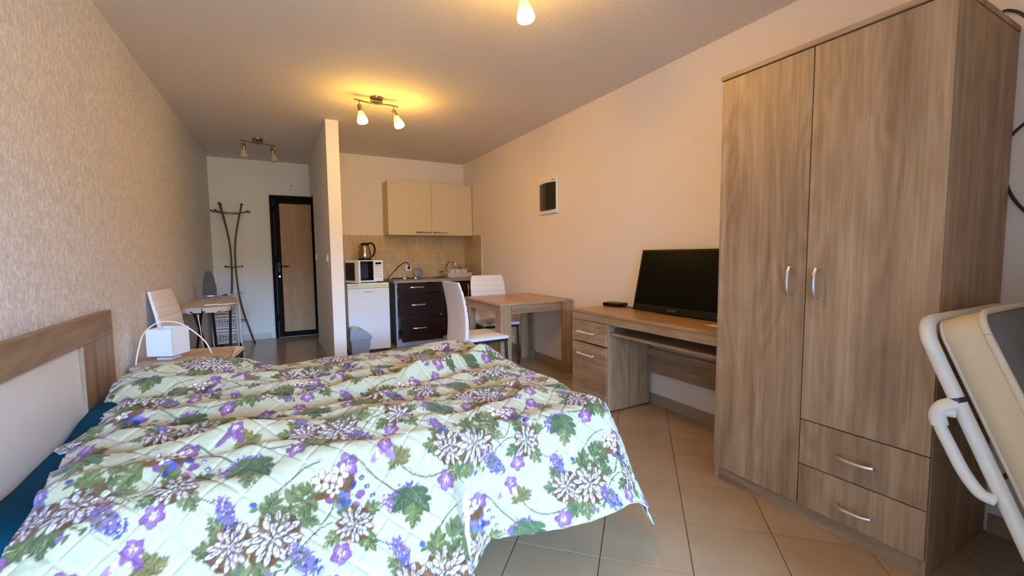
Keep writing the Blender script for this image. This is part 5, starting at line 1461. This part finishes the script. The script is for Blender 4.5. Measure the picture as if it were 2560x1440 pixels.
lc = COL * (1 - 0.24 * _w) / 255.0
lc = np.where(lc <= 0.04045, lc / 12.92, ((lc + 0.055) / 1.055) ** 2.4)

nv = NS * NT
me = bpy.data.meshes.new('quilt')
co = np.stack([X, Y, Zq], -1).reshape(-1, 3)
QO = np.array([0.25, 2.1, 0.55])
idx = np.arange(nv).reshape(NS, NT)
quads = np.stack([idx[:-1, :-1], idx[1:, :-1], idx[1:, 1:], idx[:-1, 1:]], -1).reshape(-1, 4)
# underside: a coarser lining a few millimetres below, joined round the hem
st = 10
li = list(range(0, NS, st)); lj = list(range(0, NT, st))
if li[-1] != NS - 1: li.append(NS - 1)
if lj[-1] != NT - 1: lj.append(NT - 1)
N2 = unitn()
low = np.stack([X - N2[..., 0] * 0.009, Y - N2[..., 1] * 0.009, Zq - N2[..., 2] * 0.009], -1)[np.ix_(li, lj)].reshape(-1, 3)
nl_i, nl_j = len(li), len(lj)
lidx = nv + np.arange(nl_i * nl_j).reshape(nl_i, nl_j)
lq = np.stack([lidx[:-1, :-1], lidx[:-1, 1:], lidx[1:, 1:], lidx[1:, :-1]], -1).reshape(-1, 4)
rimq = []
def rimstrip(fine, coarse, ii):
    for k in range(len(ii) - 1):
        a_, b_ = ii[k], ii[k + 1]
        rimq.append((fine[a_], fine[b_], coarse[k + 1], coarse[k]))
rimstrip(idx[:, 0], lidx[:, 0], li); rimstrip(idx[:, -1], lidx[:, -1], li); rimstrip(idx[0, :], lidx[0, :], lj); rimstrip(idx[-1, :], lidx[-1, :], lj)
allv = np.concatenate([co, low]) - QO
allq = np.concatenate([quads, lq, np.array(rimq)]).astype(np.int32)
me.vertices.add(len(allv)); me.vertices.foreach_set('co', allv.ravel())
me.loops.add(allq.size); me.loops.foreach_set('vertex_index', allq.ravel())
me.polygons.add(len(allq)); me.polygons.foreach_set('loop_start', np.arange(0, allq.size, 4, dtype=np.int32))
me.polygons.foreach_set('use_smooth', np.ones(len(allq), bool))
me.update(calc_edges=True)
at = me.color_attributes.new('print', 'FLOAT_COLOR', 'POINT')
cdat = np.ones((len(allv), 4)); cdat[:nv, :3] = lc.reshape(-1, 3); cdat[nv:, :3] = lin((226, 226, 210))
at.data.foreach_set('color', cdat.ravel())
mq, n, l, b = new_mat('printed_quilt')
ca_ = n.new('ShaderNodeVertexColor'); ca_.layer_name = 'print'
tc = n.new('ShaderNodeTexCoord')
no = n.new('ShaderNodeTexNoise'); no.inputs['Scale'].default_value = 55; no.inputs['Detail'].default_value = 3; no.inputs['Distortion'].default_value = 2.0
l.new(tc.outputs['Object'], no.inputs['Vector'])
hv = n.new('ShaderNodeMix'); hv.data_type = 'RGBA'; hv.blend_type = 'MULTIPLY'; hv.inputs['Factor'].default_value = 1.0
sh_ = n.new('ShaderNodeValToRGB'); sh_.color_ramp.elements[0].position = 0.35; sh_.color_ramp.elements[0].color = (0.90, 0.90, 0.90, 1); sh_.color_ramp.elements[1].position = 0.6
l.new(no.outputs['Fac'], sh_.inputs[0]); l.new(ca_.outputs['Color'], hv.inputs[6]); l.new(sh_.outputs[0], hv.inputs[7])
l.new(hv.outputs[2], b.inputs['Base Color'])
b.inputs['Roughness'].default_value = 0.75; b.inputs['Sheen Weight'].default_value = 0.15; b.inputs['Specular IOR Level'].default_value = 0.3
bp = n.new('ShaderNodeBump'); bp.inputs['Strength'].default_value = 0.35; bp.inputs['Distance'].default_value = 0.004
l.new(no.outputs['Fac'], bp.inputs['Height']); l.new(bp.outputs[0], b.inputs['Normal'])
me.materials.append(mq)
quilt = bpy.data.objects.new('quilt', me); C.objects.link(quilt); quilt.location = QO
tag(quilt, 'rumpled floral quilted bedspread covering the double bed', 'bedspread')
